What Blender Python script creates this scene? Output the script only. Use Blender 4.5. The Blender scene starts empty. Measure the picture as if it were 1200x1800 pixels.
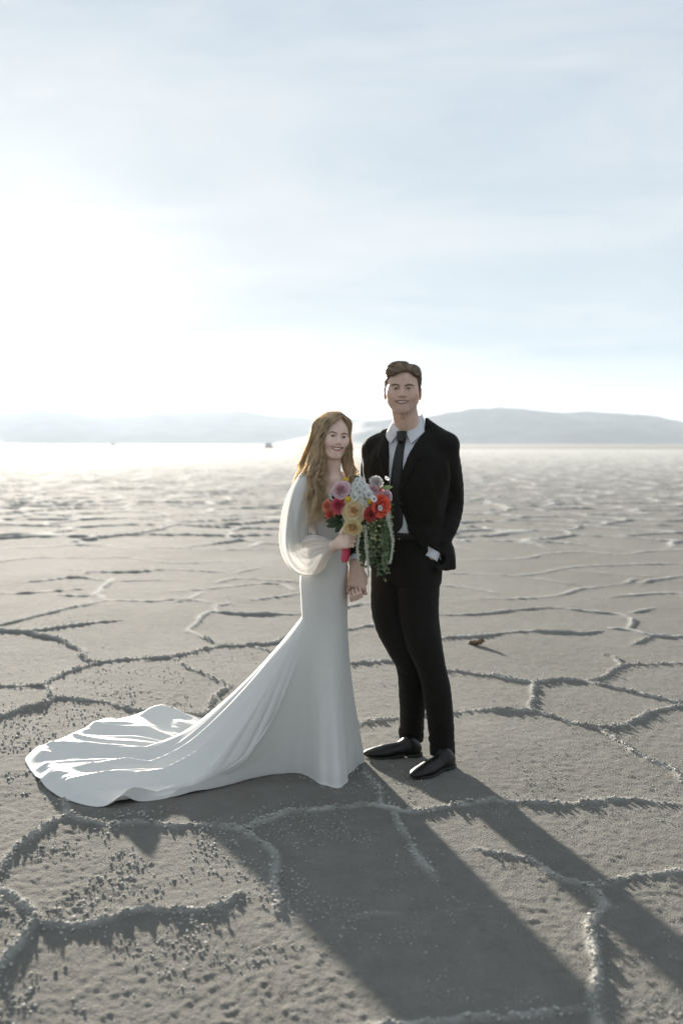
import bpy, bmesh, math, random
import numpy as np
from mathutils import Vector, Matrix

random.seed(7)
rng = np.random.default_rng(7)
scene = bpy.context.scene
COL = scene.collection
rad = math.radians

# ------------------------------------------------------------------ camera
CAM_H, FPX, HOR = 1.476, 1750.0, 780.0           # eye height (m), focal length and horizon row in photo pixels
PITCH = math.atan((900 - HOR) / FPX)
cam = bpy.data.cameras.new('camera')
cam.sensor_fit = 'VERTICAL'
cam.sensor_height = 36.0
cam.lens = 36.0 * FPX / 1800.0
cam.clip_start = 0.1
cam.clip_end = 40000
cam.dof.use_dof = True
cam.dof.focus_distance = 4.5
cam.dof.aperture_fstop = 2.0
cam_o = bpy.data.objects.new('camera', cam)
COL.objects.link(cam_o)
cam_o.location = (0, 0, CAM_H)
cam_o.rotation_euler = (math.pi / 2 - PITCH, 0, 0)
scene.camera = cam_o

# ------------------------------------------------------------------ sky and sun
SUN_ELEV, SUN_AZ = rad(7.8), rad(-18.0)           # azimuth from +Y, negative = to the left of the view
SUN_STRENGTH, SKY_STRENGTH = 5.0, 0.057
world = bpy.data.worlds.new('World')
scene.world = world
world.use_nodes = True
wt = world.node_tree
wt.nodes.clear()
def wn(kind, **kw):
    n = wt.nodes.new(kind)
    for k, v in kw.items():
        setattr(n, k, v)
    return n
wout = wn('ShaderNodeOutputWorld')
wbg = wn('ShaderNodeBackground')
wbg.inputs['Strength'].default_value = SKY_STRENGTH
sky = wn('ShaderNodeTexSky', sky_type='NISHITA', sun_disc=False)
sky.sun_elevation = SUN_ELEV
sky.sun_rotation = SUN_AZ
sky.altitude = 1300
sky.air_density = 1.0
sky.dust_density = 0.7
sky.ozone_density = 1.6
wtc = wn('ShaderNodeTexCoord')
wmap = wn('ShaderNodeMapping')
wmap.inputs['Scale'].default_value = (1.0, 1.0, 4.2)
wmap.inputs['Rotation'].default_value = (0.0, rad(9), rad(12))
wt.links.new(wtc.outputs['Generated'], wmap.inputs['Vector'])
def cloud_noise(scale, detail, rough, lo, hi, dist=0.0):
    n = wn('ShaderNodeTexNoise')
    n.inputs['Scale'].default_value = scale
    n.inputs['Detail'].default_value = detail
    n.inputs['Roughness'].default_value = rough
    n.inputs['Distortion'].default_value = dist
    wt.links.new(wmap.outputs['Vector'], n.inputs['Vector'])
    r = wn('ShaderNodeMapRange', interpolation_type='SMOOTHSTEP')
    r.inputs['From Min'].default_value = lo
    r.inputs['From Max'].default_value = hi
    wt.links.new(n.outputs['Fac'], r.inputs['Value'])
    return r.outputs['Result']
thin = cloud_noise(2.1, 8, 0.58, 0.40, 0.66, 0.6)
bars = cloud_noise(3.4, 5, 0.5, 0.52, 0.68, 0.25)
lum0 = wn('ShaderNodeRGBToBW')
wt.links.new(sky.outputs['Color'], lum0.inputs['Color'])
pw = wn('ShaderNodeMath', operation='POWER')      # thin high cloud evens the whole dome out
pw.inputs[1].default_value = -0.66
wt.links.new(lum0.outputs['Val'], pw.inputs[0])
even = wn('ShaderNodeMixRGB', blend_type='MULTIPLY')
even.inputs['Fac'].default_value = 1.0
wt.links.new(sky.outputs['Color'], even.inputs['Color1'])
wt.links.new(pw.outputs[0], even.inputs['Color2'])
lum = wn('ShaderNodeRGBToBW')
veil = wn('ShaderNodeMixRGB', blend_type='MULTIPLY')
veil.inputs['Fac'].default_value = 1.0
veil.inputs['Color2'].default_value = (1.36, 1.38, 1.40, 1)
wt.links.new(lum.outputs['Val'], veil.inputs['Color1'])
base = wn('ShaderNodeMixRGB')
base.inputs['Fac'].default_value = 0.15           # a high even veil of cirrus
hi = wn('ShaderNodeMixRGB')                       # the bright, pale blue of a thin cirrus deck over all of it
hi.inputs['Fac'].default_value = 0.70
hi.inputs['Color2'].default_value = (2.95, 3.48, 3.90, 1)
wt.links.new(even.outputs['Color'], hi.inputs['Color1'])
wt.links.new(hi.outputs['Color'], lum.inputs['Color'])
wt.links.new(hi.outputs['Color'], base.inputs['Color1'])
wt.links.new(veil.outputs['Color'], base.inputs['Color2'])
m1 = wn('ShaderNodeMath', operation='MULTIPLY')
m1.inputs[1].default_value = 0.50
wt.links.new(thin, m1.inputs[0])
mx1 = wn('ShaderNodeMixRGB')
wt.links.new(m1.outputs[0], mx1.inputs['Fac'])
wt.links.new(base.outputs['Color'], mx1.inputs['Color1'])
wt.links.new(veil.outputs['Color'], mx1.inputs['Color2'])
mx2 = wn('ShaderNodeMixRGB', blend_type='MULTIPLY')
m2 = wn('ShaderNodeMath', operation='MULTIPLY')
m2.inputs[1].default_value = 0.35
wt.links.new(bars, m2.inputs[0])
wt.links.new(m2.outputs[0], mx2.inputs['Fac'])
wt.links.new(mx1.outputs['Color'], mx2.inputs['Color1'])
mx2.inputs['Color2'].default_value = (0.80, 0.84, 0.88, 1)
# a low streaky bank of stratus all round, a few degrees above the horizon
nrm = wn('ShaderNodeVectorMath', operation='NORMALIZE')
wt.links.new(wtc.outputs['Generated'], nrm.inputs[0])
sep = wn('ShaderNodeSeparateXYZ')
wt.links.new(nrm.outputs['Vector'], sep.inputs[0])
smap = wn('ShaderNodeMapping')
smap.inputs['Scale'].default_value = (3.2, 3.2, 26.0)
smap.inputs['Location'].default_value = (0.55, 0.2, 0.0)
wt.links.new(nrm.outputs['Vector'], smap.inputs['Vector'])
snz = wn('ShaderNodeTexNoise')
snz.inputs['Scale'].default_value = 1.0
snz.inputs['Detail'].default_value = 6
wt.links.new(smap.outputs['Vector'], snz.inputs['Vector'])
def wmath(op, a, b):
    n = wn('ShaderNodeMath', operation=op)
    for i, q in enumerate((a, b)):
        if isinstance(q, (int, float)):
            n.inputs[i].default_value = q
        else:
            wt.links.new(q, n.inputs[i])
    return n.outputs[0]
band = wmath('POWER', 2.718, wmath('MULTIPLY', wmath('POWER', wmath('ABSOLUTE', wmath('SUBTRACT', sep.outputs['Z'], 0.096), 0.0), 2.0), -1.0 / 0.017 ** 2))
smr = wn('ShaderNodeMapRange', interpolation_type='SMOOTHSTEP')
smr.inputs['From Min'].default_value = 0.44
smr.inputs['From Max'].default_value = 0.62
wt.links.new(snz.outputs['Fac'], smr.inputs['Value'])
mx3 = wn('ShaderNodeMixRGB', blend_type='MULTIPLY')
wt.links.new(wmath('MULTIPLY', wmath('MULTIPLY', band, smr.outputs['Result']), 0.75), mx3.inputs['Fac'])
wt.links.new(mx2.outputs['Color'], mx3.inputs['Color1'])
mx3.inputs['Color2'].default_value = (0.78, 0.83, 0.88, 1)
# the sun's own aureole in the thin cloud
_sd = (math.sin(SUN_AZ) * math.cos(SUN_ELEV + rad(0.5)), math.cos(SUN_AZ) * math.cos(SUN_ELEV + rad(0.5)), math.sin(SUN_ELEV + rad(0.5)))
dp = wn('ShaderNodeVectorMath', operation='DOT_PRODUCT')
dp.inputs[1].default_value = _sd
wt.links.new(nrm.outputs['Vector'], dp.inputs[0])
dc = wn('ShaderNodeMath', operation='MAXIMUM')
dc.inputs[1].default_value = 0.0
wt.links.new(dp.outputs['Value'], dc.inputs[0])
prev = mx3.outputs['Color']
for power, col in ((110.0, (1.2, 1.08, 0.88, 1)), (20.0, (0.42, 0.39, 0.33, 1))):
    pp = wn('ShaderNodeMath', operation='POWER')
    pp.inputs[1].default_value = power
    wt.links.new(dc.outputs[0], pp.inputs[0])
    ad = wn('ShaderNodeMixRGB', blend_type='ADD')
    ad.inputs['Color2'].default_value = col
    wt.links.new(pp.outputs[0], ad.inputs['Fac'])
    wt.links.new(prev, ad.inputs['Color1'])
    prev = ad.outputs['Color']
wt.links.new(prev, wbg.inputs['Color'])
wt.links.new(wbg.outputs['Background'], wout.inputs['Surface'])

sun = bpy.data.lights.new('sun', 'SUN')
sun.energy = SUN_STRENGTH
sun.angle = rad(1.5)
sun.color = (1.0, 0.92, 0.81)
sun_o = bpy.data.objects.new('sun', sun)
COL.objects.link(sun_o)
SUN_DIR = Vector((math.sin(SUN_AZ) * math.cos(SUN_ELEV), math.cos(SUN_AZ) * math.cos(SUN_ELEV), math.sin(SUN_ELEV)))
sun_o.rotation_euler = SUN_DIR.to_track_quat('Z', 'Y').to_euler()
sun_o.location = SUN_DIR * 60

vs = scene.view_settings
vs.view_transform = 'Standard'
vs.look = 'None'
vs.exposure = 1.93
vs.gamma = 1.0
vs.use_curve_mapping = False
cy = scene.cycles
cy.max_bounces = 10
cy.transparent_max_bounces = 24
cy.volume_bounces = 1
cy.use_denoising = True

# ------------------------------------------------------------------ helpers: space
CT, ST = math.cos(PITCH), math.sin(PITCH)
def W(px, py, Y):
    """World point at distance Y in front of the camera stand that the photo shows at (px, py)."""
    u, v = (px - 600) / FPX, (900 - py) / FPX
    d = np.array([u, CT + v * ST, -ST + v * CT])
    return np.array([0, 0, CAM_H]) + d * (Y / d[1])
def GND(px, py):
    u, v = (px - 600) / FPX, (900 - py) / FPX
    d = np.array([u, CT + v * ST, -ST + v * CT])
    return np.array([0, 0, CAM_H]) + d * (-CAM_H / d[2])
def rot(yaw=0, pitch=0, roll=0):
    return np.array(Matrix.Rotation(rad(yaw), 3, 'Z') @ Matrix.Rotation(rad(pitch), 3, 'X') @ Matrix.Rotation(rad(roll), 3, 'Y'))

# ------------------------------------------------------------------ helpers: meshes
def mesh_np(name, V, Q, smooth=True):
    V = np.ascontiguousarray(V, np.float32)
    Q = np.ascontiguousarray(Q, np.int32)
    me = bpy.data.meshes.new(name)
    me.vertices.add(len(V))
    me.vertices.foreach_set('co', V.ravel())
    n, k = Q.shape
    me.loops.add(n * k)
    me.loops.foreach_set('vertex_index', Q.ravel())
    me.polygons.add(n)
    me.polygons.foreach_set('loop_start', np.arange(0, n * k, k, dtype=np.int32))
    me.update(calc_edges=True)
    me.polygons.foreach_set('use_smooth', np.full(n, smooth))
    me.update()
    return me
def obj(name, me, mat, parent=None):
    o = bpy.data.objects.new(name, me)
    COL.objects.link(o)
    if me is not None and mat is not None and not me.materials:
        for m in (mat if isinstance(mat, (list, tuple)) else [mat]):
            me.materials.append(m)
    if parent is not None:
        o.parent = parent
    return o
def thing(name, label, cat, loc=(0, 0, 0), group=None):
    o = bpy.data.objects.new(name, None)
    COL.objects.link(o)
    o.location = loc
    o.empty_display_size = 0.1
    return tag(o, label, cat, group)
def tag(o, label, cat, group=None):
    o['label'] = label
    o['category'] = cat
    if group:
        o['group'] = group
    return o
def part(name, V, Q, mat, parent, smooth=True, stuff=False):
    """A part given in world coordinates, stored relative to its thing (whose Empty is only translated)."""
    base = np.zeros(3)
    p = parent
    while p is not None:
        base += np.array(p.location)
        p = p.parent
    o = obj(name, mesh_np(name, np.asarray(V) - base, Q, smooth), mat, parent)
    if stuff:
        o['kind'] = 'stuff'
    return o
def set_color(o, C):
    a = o.data.color_attributes.new('tint', 'FLOAT_COLOR', 'POINT')
    C4 = np.ones((len(C), 4), np.float32)
    C4[:, :3] = C
    a.data.foreach_set('color', C4.ravel())

class MB:
    """Collects grids, tubes and patches of quads."""
    def __init__(self):
        self.V, self.Q, self.n = [], [], 0
    def add(self, V, Q):
        V = np.asarray(V, float)
        self.V.append(V)
        self.Q.append(np.asarray(Q, int) + self.n)
        self.n += len(V)
    def grid(self, G, wrap_u=False):
        """G: (a, b, 3) points; wrap_u closes the first axis."""
        G = np.asarray(G, float)
        a, b = G.shape[:2]
        i = np.arange(a if wrap_u else a - 1)
        j = np.arange(b - 1)
        I, J = np.meshgrid(i, j, indexing='ij')
        I2 = (I + 1) % a
        Q = np.stack([I * b + J, I2 * b + J, I2 * b + J + 1, I * b + J + 1], -1).reshape(-1, 4)
        self.add(G.reshape(-1, 3), Q)
    def tube(self, P, R, sides=6, flat=None):
        """Tube along points P with radii R; flat = (axis, factor) squeezes it."""
        P = np.asarray(P, float)
        n = len(P)
        R = np.broadcast_to(np.asarray(R, float), (n,))
        T = np.gradient(P, axis=0)
        T /= np.linalg.norm(T, axis=1, keepdims=True) + 1e-12
        up = np.array([0.13, 0.21, 1.0]) if abs(T[:, 2]).mean() < 0.8 else np.array([1.0, 0.2, 0.1])
        A = np.cross(T, up)
        A /= np.linalg.norm(A, axis=1, keepdims=True) + 1e-12
        B = np.cross(T, A)
        th = np.arange(sides) * 2 * math.pi / sides
        G = P[None] + (np.cos(th)[:, None, None] * A[None] + np.sin(th)[:, None, None] * B[None]) * R[None, :, None]
        self.grid(G, True)
    def out(self):
        return np.concatenate(self.V), np.concatenate(self.Q)

def spline(P, n):
    """Catmull-Rom through P, n samples; P may carry extra columns (radius)."""
    P = np.asarray(P, float)
    m = len(P)
    E = np.vstack([2 * P[0] - P[1], P, 2 * P[-1] - P[-2]])
    t = np.linspace(0, m - 1 - 1e-9, n)
    i = t.astype(int)
    f = (t - i)[:, None]
    a, b, c, d = E[i], E[i + 1], E[i + 2], E[i + 3]
    return 0.5 * (2 * b + (c - a) * f + (2 * a - 5 * b + 4 * c - d) * f ** 2 + (3 * b - a - 3 * c + d) * f ** 3)

# value noise on numpy arrays
def _hash(i, j, k, seed):
    h = (i.astype(np.int64) * 374761393 + j.astype(np.int64) * 668265263 + k.astype(np.int64) * 2147483647 + seed * 1274126177) & 0xFFFFFFFF
    h = ((h ^ (h >> 13)) * 1274126177) & 0xFFFFFFFF
    h = (h ^ (h >> 16)) & 0xFFFF
    return (h / 32767.5 - 1.0).astype(np.float32)
def noise2(x, y, seed=0):
    xi, yi = np.floor(x), np.floor(y)
    fx, fy = x - xi, y - yi
    fx, fy = fx * fx * (3 - 2 * fx), fy * fy * (3 - 2 * fy)
    z = np.zeros_like(xi)
    a, b = _hash(xi, yi, z, seed), _hash(xi + 1, yi, z, seed)
    c, d = _hash(xi, yi + 1, z, seed), _hash(xi + 1, yi + 1, z, seed)
    return (a + (b - a) * fx) * (1 - fy) + (c + (d - c) * fx) * fy
def fbm2(x, y, seed=0, octs=4, gain=0.5):
    s, a = 0, 1.0
    for o in range(octs):
        s = s + a * noise2(x, y, seed + o * 17)
        x, y, a = x * 2.03 + 11.3, y * 2.03 + 7.7, a * gain
    return s
def noise3(x, y, z, seed=0):
    xi, yi, zi = np.floor(x), np.floor(y), np.floor(z)
    fx, fy, fz = x - xi, y - yi, z - zi
    fx, fy, fz = (f * f * (3 - 2 * f) for f in (fx, fy, fz))
    r = 0
    for dx in (0, 1):
        for dy in (0, 1):
            for dz in (0, 1):
                r = r + _hash(xi + dx, yi + dy, zi + dz, seed) * (fx if dx else 1 - fx) * (fy if dy else 1 - fy) * (fz if dz else 1 - fz)
    return r
def sstep(a, b, x):
    t = np.clip((x - a) / (b - a), 0, 1)
    return t * t * (3 - 2 * t)

# ------------------------------------------------------------------ helpers: blended solids (distance field -> one continuous skin)
class Field:
    def __init__(self, lo, hi, h):
        self.lo, self.h = np.array(lo, float), h
        self.n = np.ceil((np.array(hi) - self.lo) / h).astype(int) + 1
        self.D = np.full(self.n, 1.0, np.float32)
        self.ax = [(self.lo[i] + h * np.arange(self.n[i])).astype(np.float32) for i in range(3)]
    def box(self, lo, hi):
        a = np.clip(np.floor((np.asarray(lo) - self.lo) / self.h).astype(int), 0, self.n)
        b = np.clip(np.ceil((np.asarray(hi) - self.lo) / self.h).astype(int) + 1, 0, self.n)
        s = tuple(slice(a[i], b[i]) for i in range(3))
        return s, self.ax[0][s[0]][:, None, None], self.ax[1][s[1]][None, :, None], self.ax[2][s[2]][None, None, :]
    def put(self, s, d, k, mode):
        a = self.D[s]
        if a.size == 0:
            return
        if mode == 'sub':
            a, d = -a, d
        elif mode == 'and':
            a, d = -a, -d
        if k > 0:
            t = np.clip(0.5 + 0.5 * (a - d) / k, 0, 1)
            r = a + (d - a) * t - k * t * (1 - t)
        else:
            r = np.minimum(a, d)
        self.D[s] = -r if mode in ('sub', 'and') else r
    def cap(self, a, b, ra, rb=None, k=0.01, mode='add'):
        a, b = np.asarray(a, float), np.asarray(b, float)
        rb = ra if rb is None else rb
        m = max(ra, rb) + k + 3 * self.h
        s, X, Y, Z = self.box(np.minimum(a, b) - m, np.maximum(a, b) + m)
        ab = (b - a).astype(np.float32)
        L = float(ab @ ab) + 1e-12
        x, y, z = X - np.float32(a[0]), Y - np.float32(a[1]), Z - np.float32(a[2])
        t = np.clip((x * ab[0] + y * ab[1] + z * ab[2]) / L, 0, 1)
        d = np.sqrt((x - t * ab[0]) ** 2 + (y - t * ab[1]) ** 2 + (z - t * ab[2]) ** 2) - (ra + (rb - ra) * t)
        self.put(s, d, k, mode)
    def chain(self, P, R, k=0.01, mode='add', smooth=0):
        PR = np.column_stack([np.asarray(P, float), np.broadcast_to(R, (len(P),))])
        if smooth:
            PR = spline(PR, smooth)
        for i in range(len(PR) - 1):
            self.cap(PR[i, :3], PR[i + 1, :3], PR[i, 3], PR[i + 1, 3], k if i == 0 or not smooth else min(k, 0.004), mode)
    def ell(self, c, r, R=None, k=0.01, mode='add'):
        c, r = np.asarray(c, float), np.asarray(r, float)
        m = r.max() + k + 3 * self.h
        s, X, Y, Z = self.box(c - m, c + m)
        x, y, z = X - np.float32(c[0]), Y - np.float32(c[1]), Z - np.float32(c[2])
        if R is not None:
            R = R.astype(np.float32)
            x, y, z = (x * R[0, i] + y * R[1, i] + z * R[2, i] for i in range(3))
        k0 = np.sqrt((x / r[0]) ** 2 + (y / r[1]) ** 2 + (z / r[2]) ** 2)
        k1 = np.sqrt((x / r[0] ** 2) ** 2 + (y / r[1] ** 2) ** 2 + (z / r[2] ** 2) ** 2) + 1e-9
        self.put(s, k0 * (k0 - 1) / k1, k, mode)
    def fn(self, lo, hi, f, k=0.01, mode='add'):
        s, X, Y, Z = self.box(lo, hi)
        self.put(s, f(X, Y, Z).astype(np.float32), k, mode)
    def warp(self, f):
        """Adds f(x, y, z) metres to the distance (cloth wrinkles)."""
        near = np.abs(self.D) < 0.05
        i = np.nonzero(near)
        self.D[i] += f(self.ax[0][i[0]], self.ax[1][i[1]], self.ax[2][i[2]]).astype(np.float32)
    def nets(self, relax=1):
        D = self.D
        S = D < 0
        n = self.n - 1
        c8 = [S[dx:n[0] + dx, dy:n[1] + dy, dz:n[2] + dz] for dx in (0, 1) for dy in (0, 1) for dz in (0, 1)]
        any_, all_ = c8[0].copy(), c8[0].copy()
        for c in c8[1:]:
            any_ |= c
            all_ &= c
        act = any_ & ~all_
        I = np.array(np.nonzero(act)).T
        idx = np.full(n, -1, np.int32)
        idx[act] = np.arange(len(I))
        P = np.zeros((len(I), 3))
        cnt = np.zeros(len(I))
        cor = [(a, b, c) for a in (0, 1) for b in (0, 1) for c in (0, 1)]
        vals = {c: D[I[:, 0] + c[0], I[:, 1] + c[1], I[:, 2] + c[2]] for c in cor}
        for c in cor:
            for ax in range(3):
                if c[ax] == 0:
                    e = list(c); e[ax] = 1; e = tuple(e)
                    a, b = vals[c], vals[e]
                    m = (a < 0) != (b < 0)
                    t = a[m] / (a[m] - b[m])
                    q = np.tile(np.array(c, float), (m.sum(), 1))
                    q[:, ax] = t
                    P[m] += q
                    cnt[m] += 1
        V = I + P / cnt[:, None]
        quads = []
        for ax in range(3):
            b, c = (ax + 1) % 3, (ax + 2) % 3
            s0 = [slice(None)] * 3; s1 = [slice(None)] * 3
            s0[ax] = slice(0, -1); s1[ax] = slice(1, None)
            for q in (b, c):
                s0[q] = slice(1, -1); s1[q] = slice(1, -1)
            A, B = S[tuple(s0)], S[tuple(s1)]
            E = np.array(np.nonzero(A != B)).T
            if len(E) == 0:
                continue
            flip = A[tuple(E.T)]
            E[:, b] += 1
            E[:, c] += 1
            def at(db, dc):
                e = E.copy(); e[:, b] -= db; e[:, c] -= dc
                return idx[tuple(e.T)]
            q = np.stack([at(1, 1), at(0, 1), at(0, 0), at(1, 0)], 1)
            q[~flip] = q[~flip][:, ::-1]
            quads.append(q)
        Q = np.concatenate(quads)
        Q = Q[(Q >= 0).all(1)]
        V = self.lo + V * self.h
        for _ in range(relax):
            acc = np.zeros_like(V); w = np.zeros(len(V))
            for a, b in ((0, 1), (1, 2), (2, 3), (3, 0)):
                for k in range(3):
                    acc[:, k] += np.bincount(Q[:, a], V[Q[:, b], k], len(V)) + np.bincount(Q[:, b], V[Q[:, a], k], len(V))
                w += np.bincount(Q[:, a], minlength=len(V)) + np.bincount(Q[:, b], minlength=len(V))
            V = 0.5 * V + 0.5 * acc / np.maximum(w, 1)[:, None]
        return V, Q

# ------------------------------------------------------------------ helpers: materials
def new_mat(name):
    m = bpy.data.materials.new(name)
    m.use_nodes = True
    nt = m.node_tree
    return m, nt, nt.nodes['Principled BSDF'], nt.nodes['Material Output']
def rgb(c):
    return (c[0], c[1], c[2], 1)
def mat_basic(name, col, rough=0.6, var=0.12, scale=30.0, bump=0.0, bscale=200.0, spec=0.5, sheen=0.0, trans=0.0, alpha=1.0, attr=None, coat=0.0, tcol=None, metallic=0.0):
    """Principled with mottled colour; trans mixes in a translucent lobe (thin petals, chiffon, leaves), alpha < 1 an open weave."""
    m, nt, b, out = new_mat(name)
    L = nt.links.new
    tc = nt.nodes.new('ShaderNodeTexCoord')
    nz = nt.nodes.new('ShaderNodeTexNoise')
    nz.inputs['Scale'].default_value = scale
    nz.inputs['Detail'].default_value = 5
    L(tc.outputs['Object'], nz.inputs['Vector'])
    mr = nt.nodes.new('ShaderNodeMapRange')
    mr.inputs['From Min'].default_value = 0.25
    mr.inputs['From Max'].default_value = 0.75
    mr.inputs['To Min'].default_value = 1 - var
    mr.inputs['To Max'].default_value = 1 + var
    L(nz.outputs['Fac'], mr.inputs['Value'])
    mul = nt.nodes.new('ShaderNodeMixRGB')
    mul.blend_type = 'MULTIPLY'
    mul.inputs['Fac'].default_value = 1
    if attr:
        at = nt.nodes.new('ShaderNodeAttribute')
        at.attribute_name = attr
        L(at.outputs['Color'], mul.inputs['Color1'])
    else:
        mul.inputs['Color1'].default_value = rgb(col)
    L(mr.outputs['Result'], mul.inputs['Color2'])
    L(mul.outputs['Color'], b.inputs['Base Color'])
    b.inputs['Roughness'].default_value = rough
    b.inputs['Specular IOR Level'].default_value = spec
    b.inputs['Metallic'].default_value = metallic
    if sheen:
        b.inputs['Sheen Weight'].default_value = sheen
        b.inputs['Sheen Roughness'].default_value = 0.4
    if coat:
        b.inputs['Coat Weight'].default_value = coat
    if bump:
        bn = nt.nodes.new('ShaderNodeTexNoise')
        bn.inputs['Scale'].default_value = bscale
        bn.inputs['Detail'].default_value = 4
        L(tc.outputs['Object'], bn.inputs['Vector'])
        bp = nt.nodes.new('ShaderNodeBump')
        bp.inputs['Strength'].default_value = bump
        bp.inputs['Distance'].default_value = 0.003
        L(bn.outputs['Fac'], bp.inputs['Height'])
        L(bp.outputs['Normal'], b.inputs['Normal'])
    last = b.outputs['BSDF']
    if trans:
        tr = nt.nodes.new('ShaderNodeBsdfTranslucent')
        if tcol is not None:
            tr.inputs['Color'].default_value = rgb(tcol)
        else:
            L(mul.outputs['Color'], tr.inputs['Color'])
        mx = nt.nodes.new('ShaderNodeMixShader')
        mx.inputs['Fac'].default_value = trans
        L(last, mx.inputs[1])
        L(tr.outputs['BSDF'], mx.inputs[2])
        last = mx.outputs['Shader']
    if alpha < 1:
        tp = nt.nodes.new('ShaderNodeBsdfTransparent')
        mx = nt.nodes.new('ShaderNodeMixShader')
        mx.inputs['Fac'].default_value = alpha
        L(tp.outputs['BSDF'], mx.inputs[1])
        L(last, mx.inputs[2])
        last = mx.outputs['Shader']
    L(last, out.inputs['Surface'])
    return m

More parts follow.
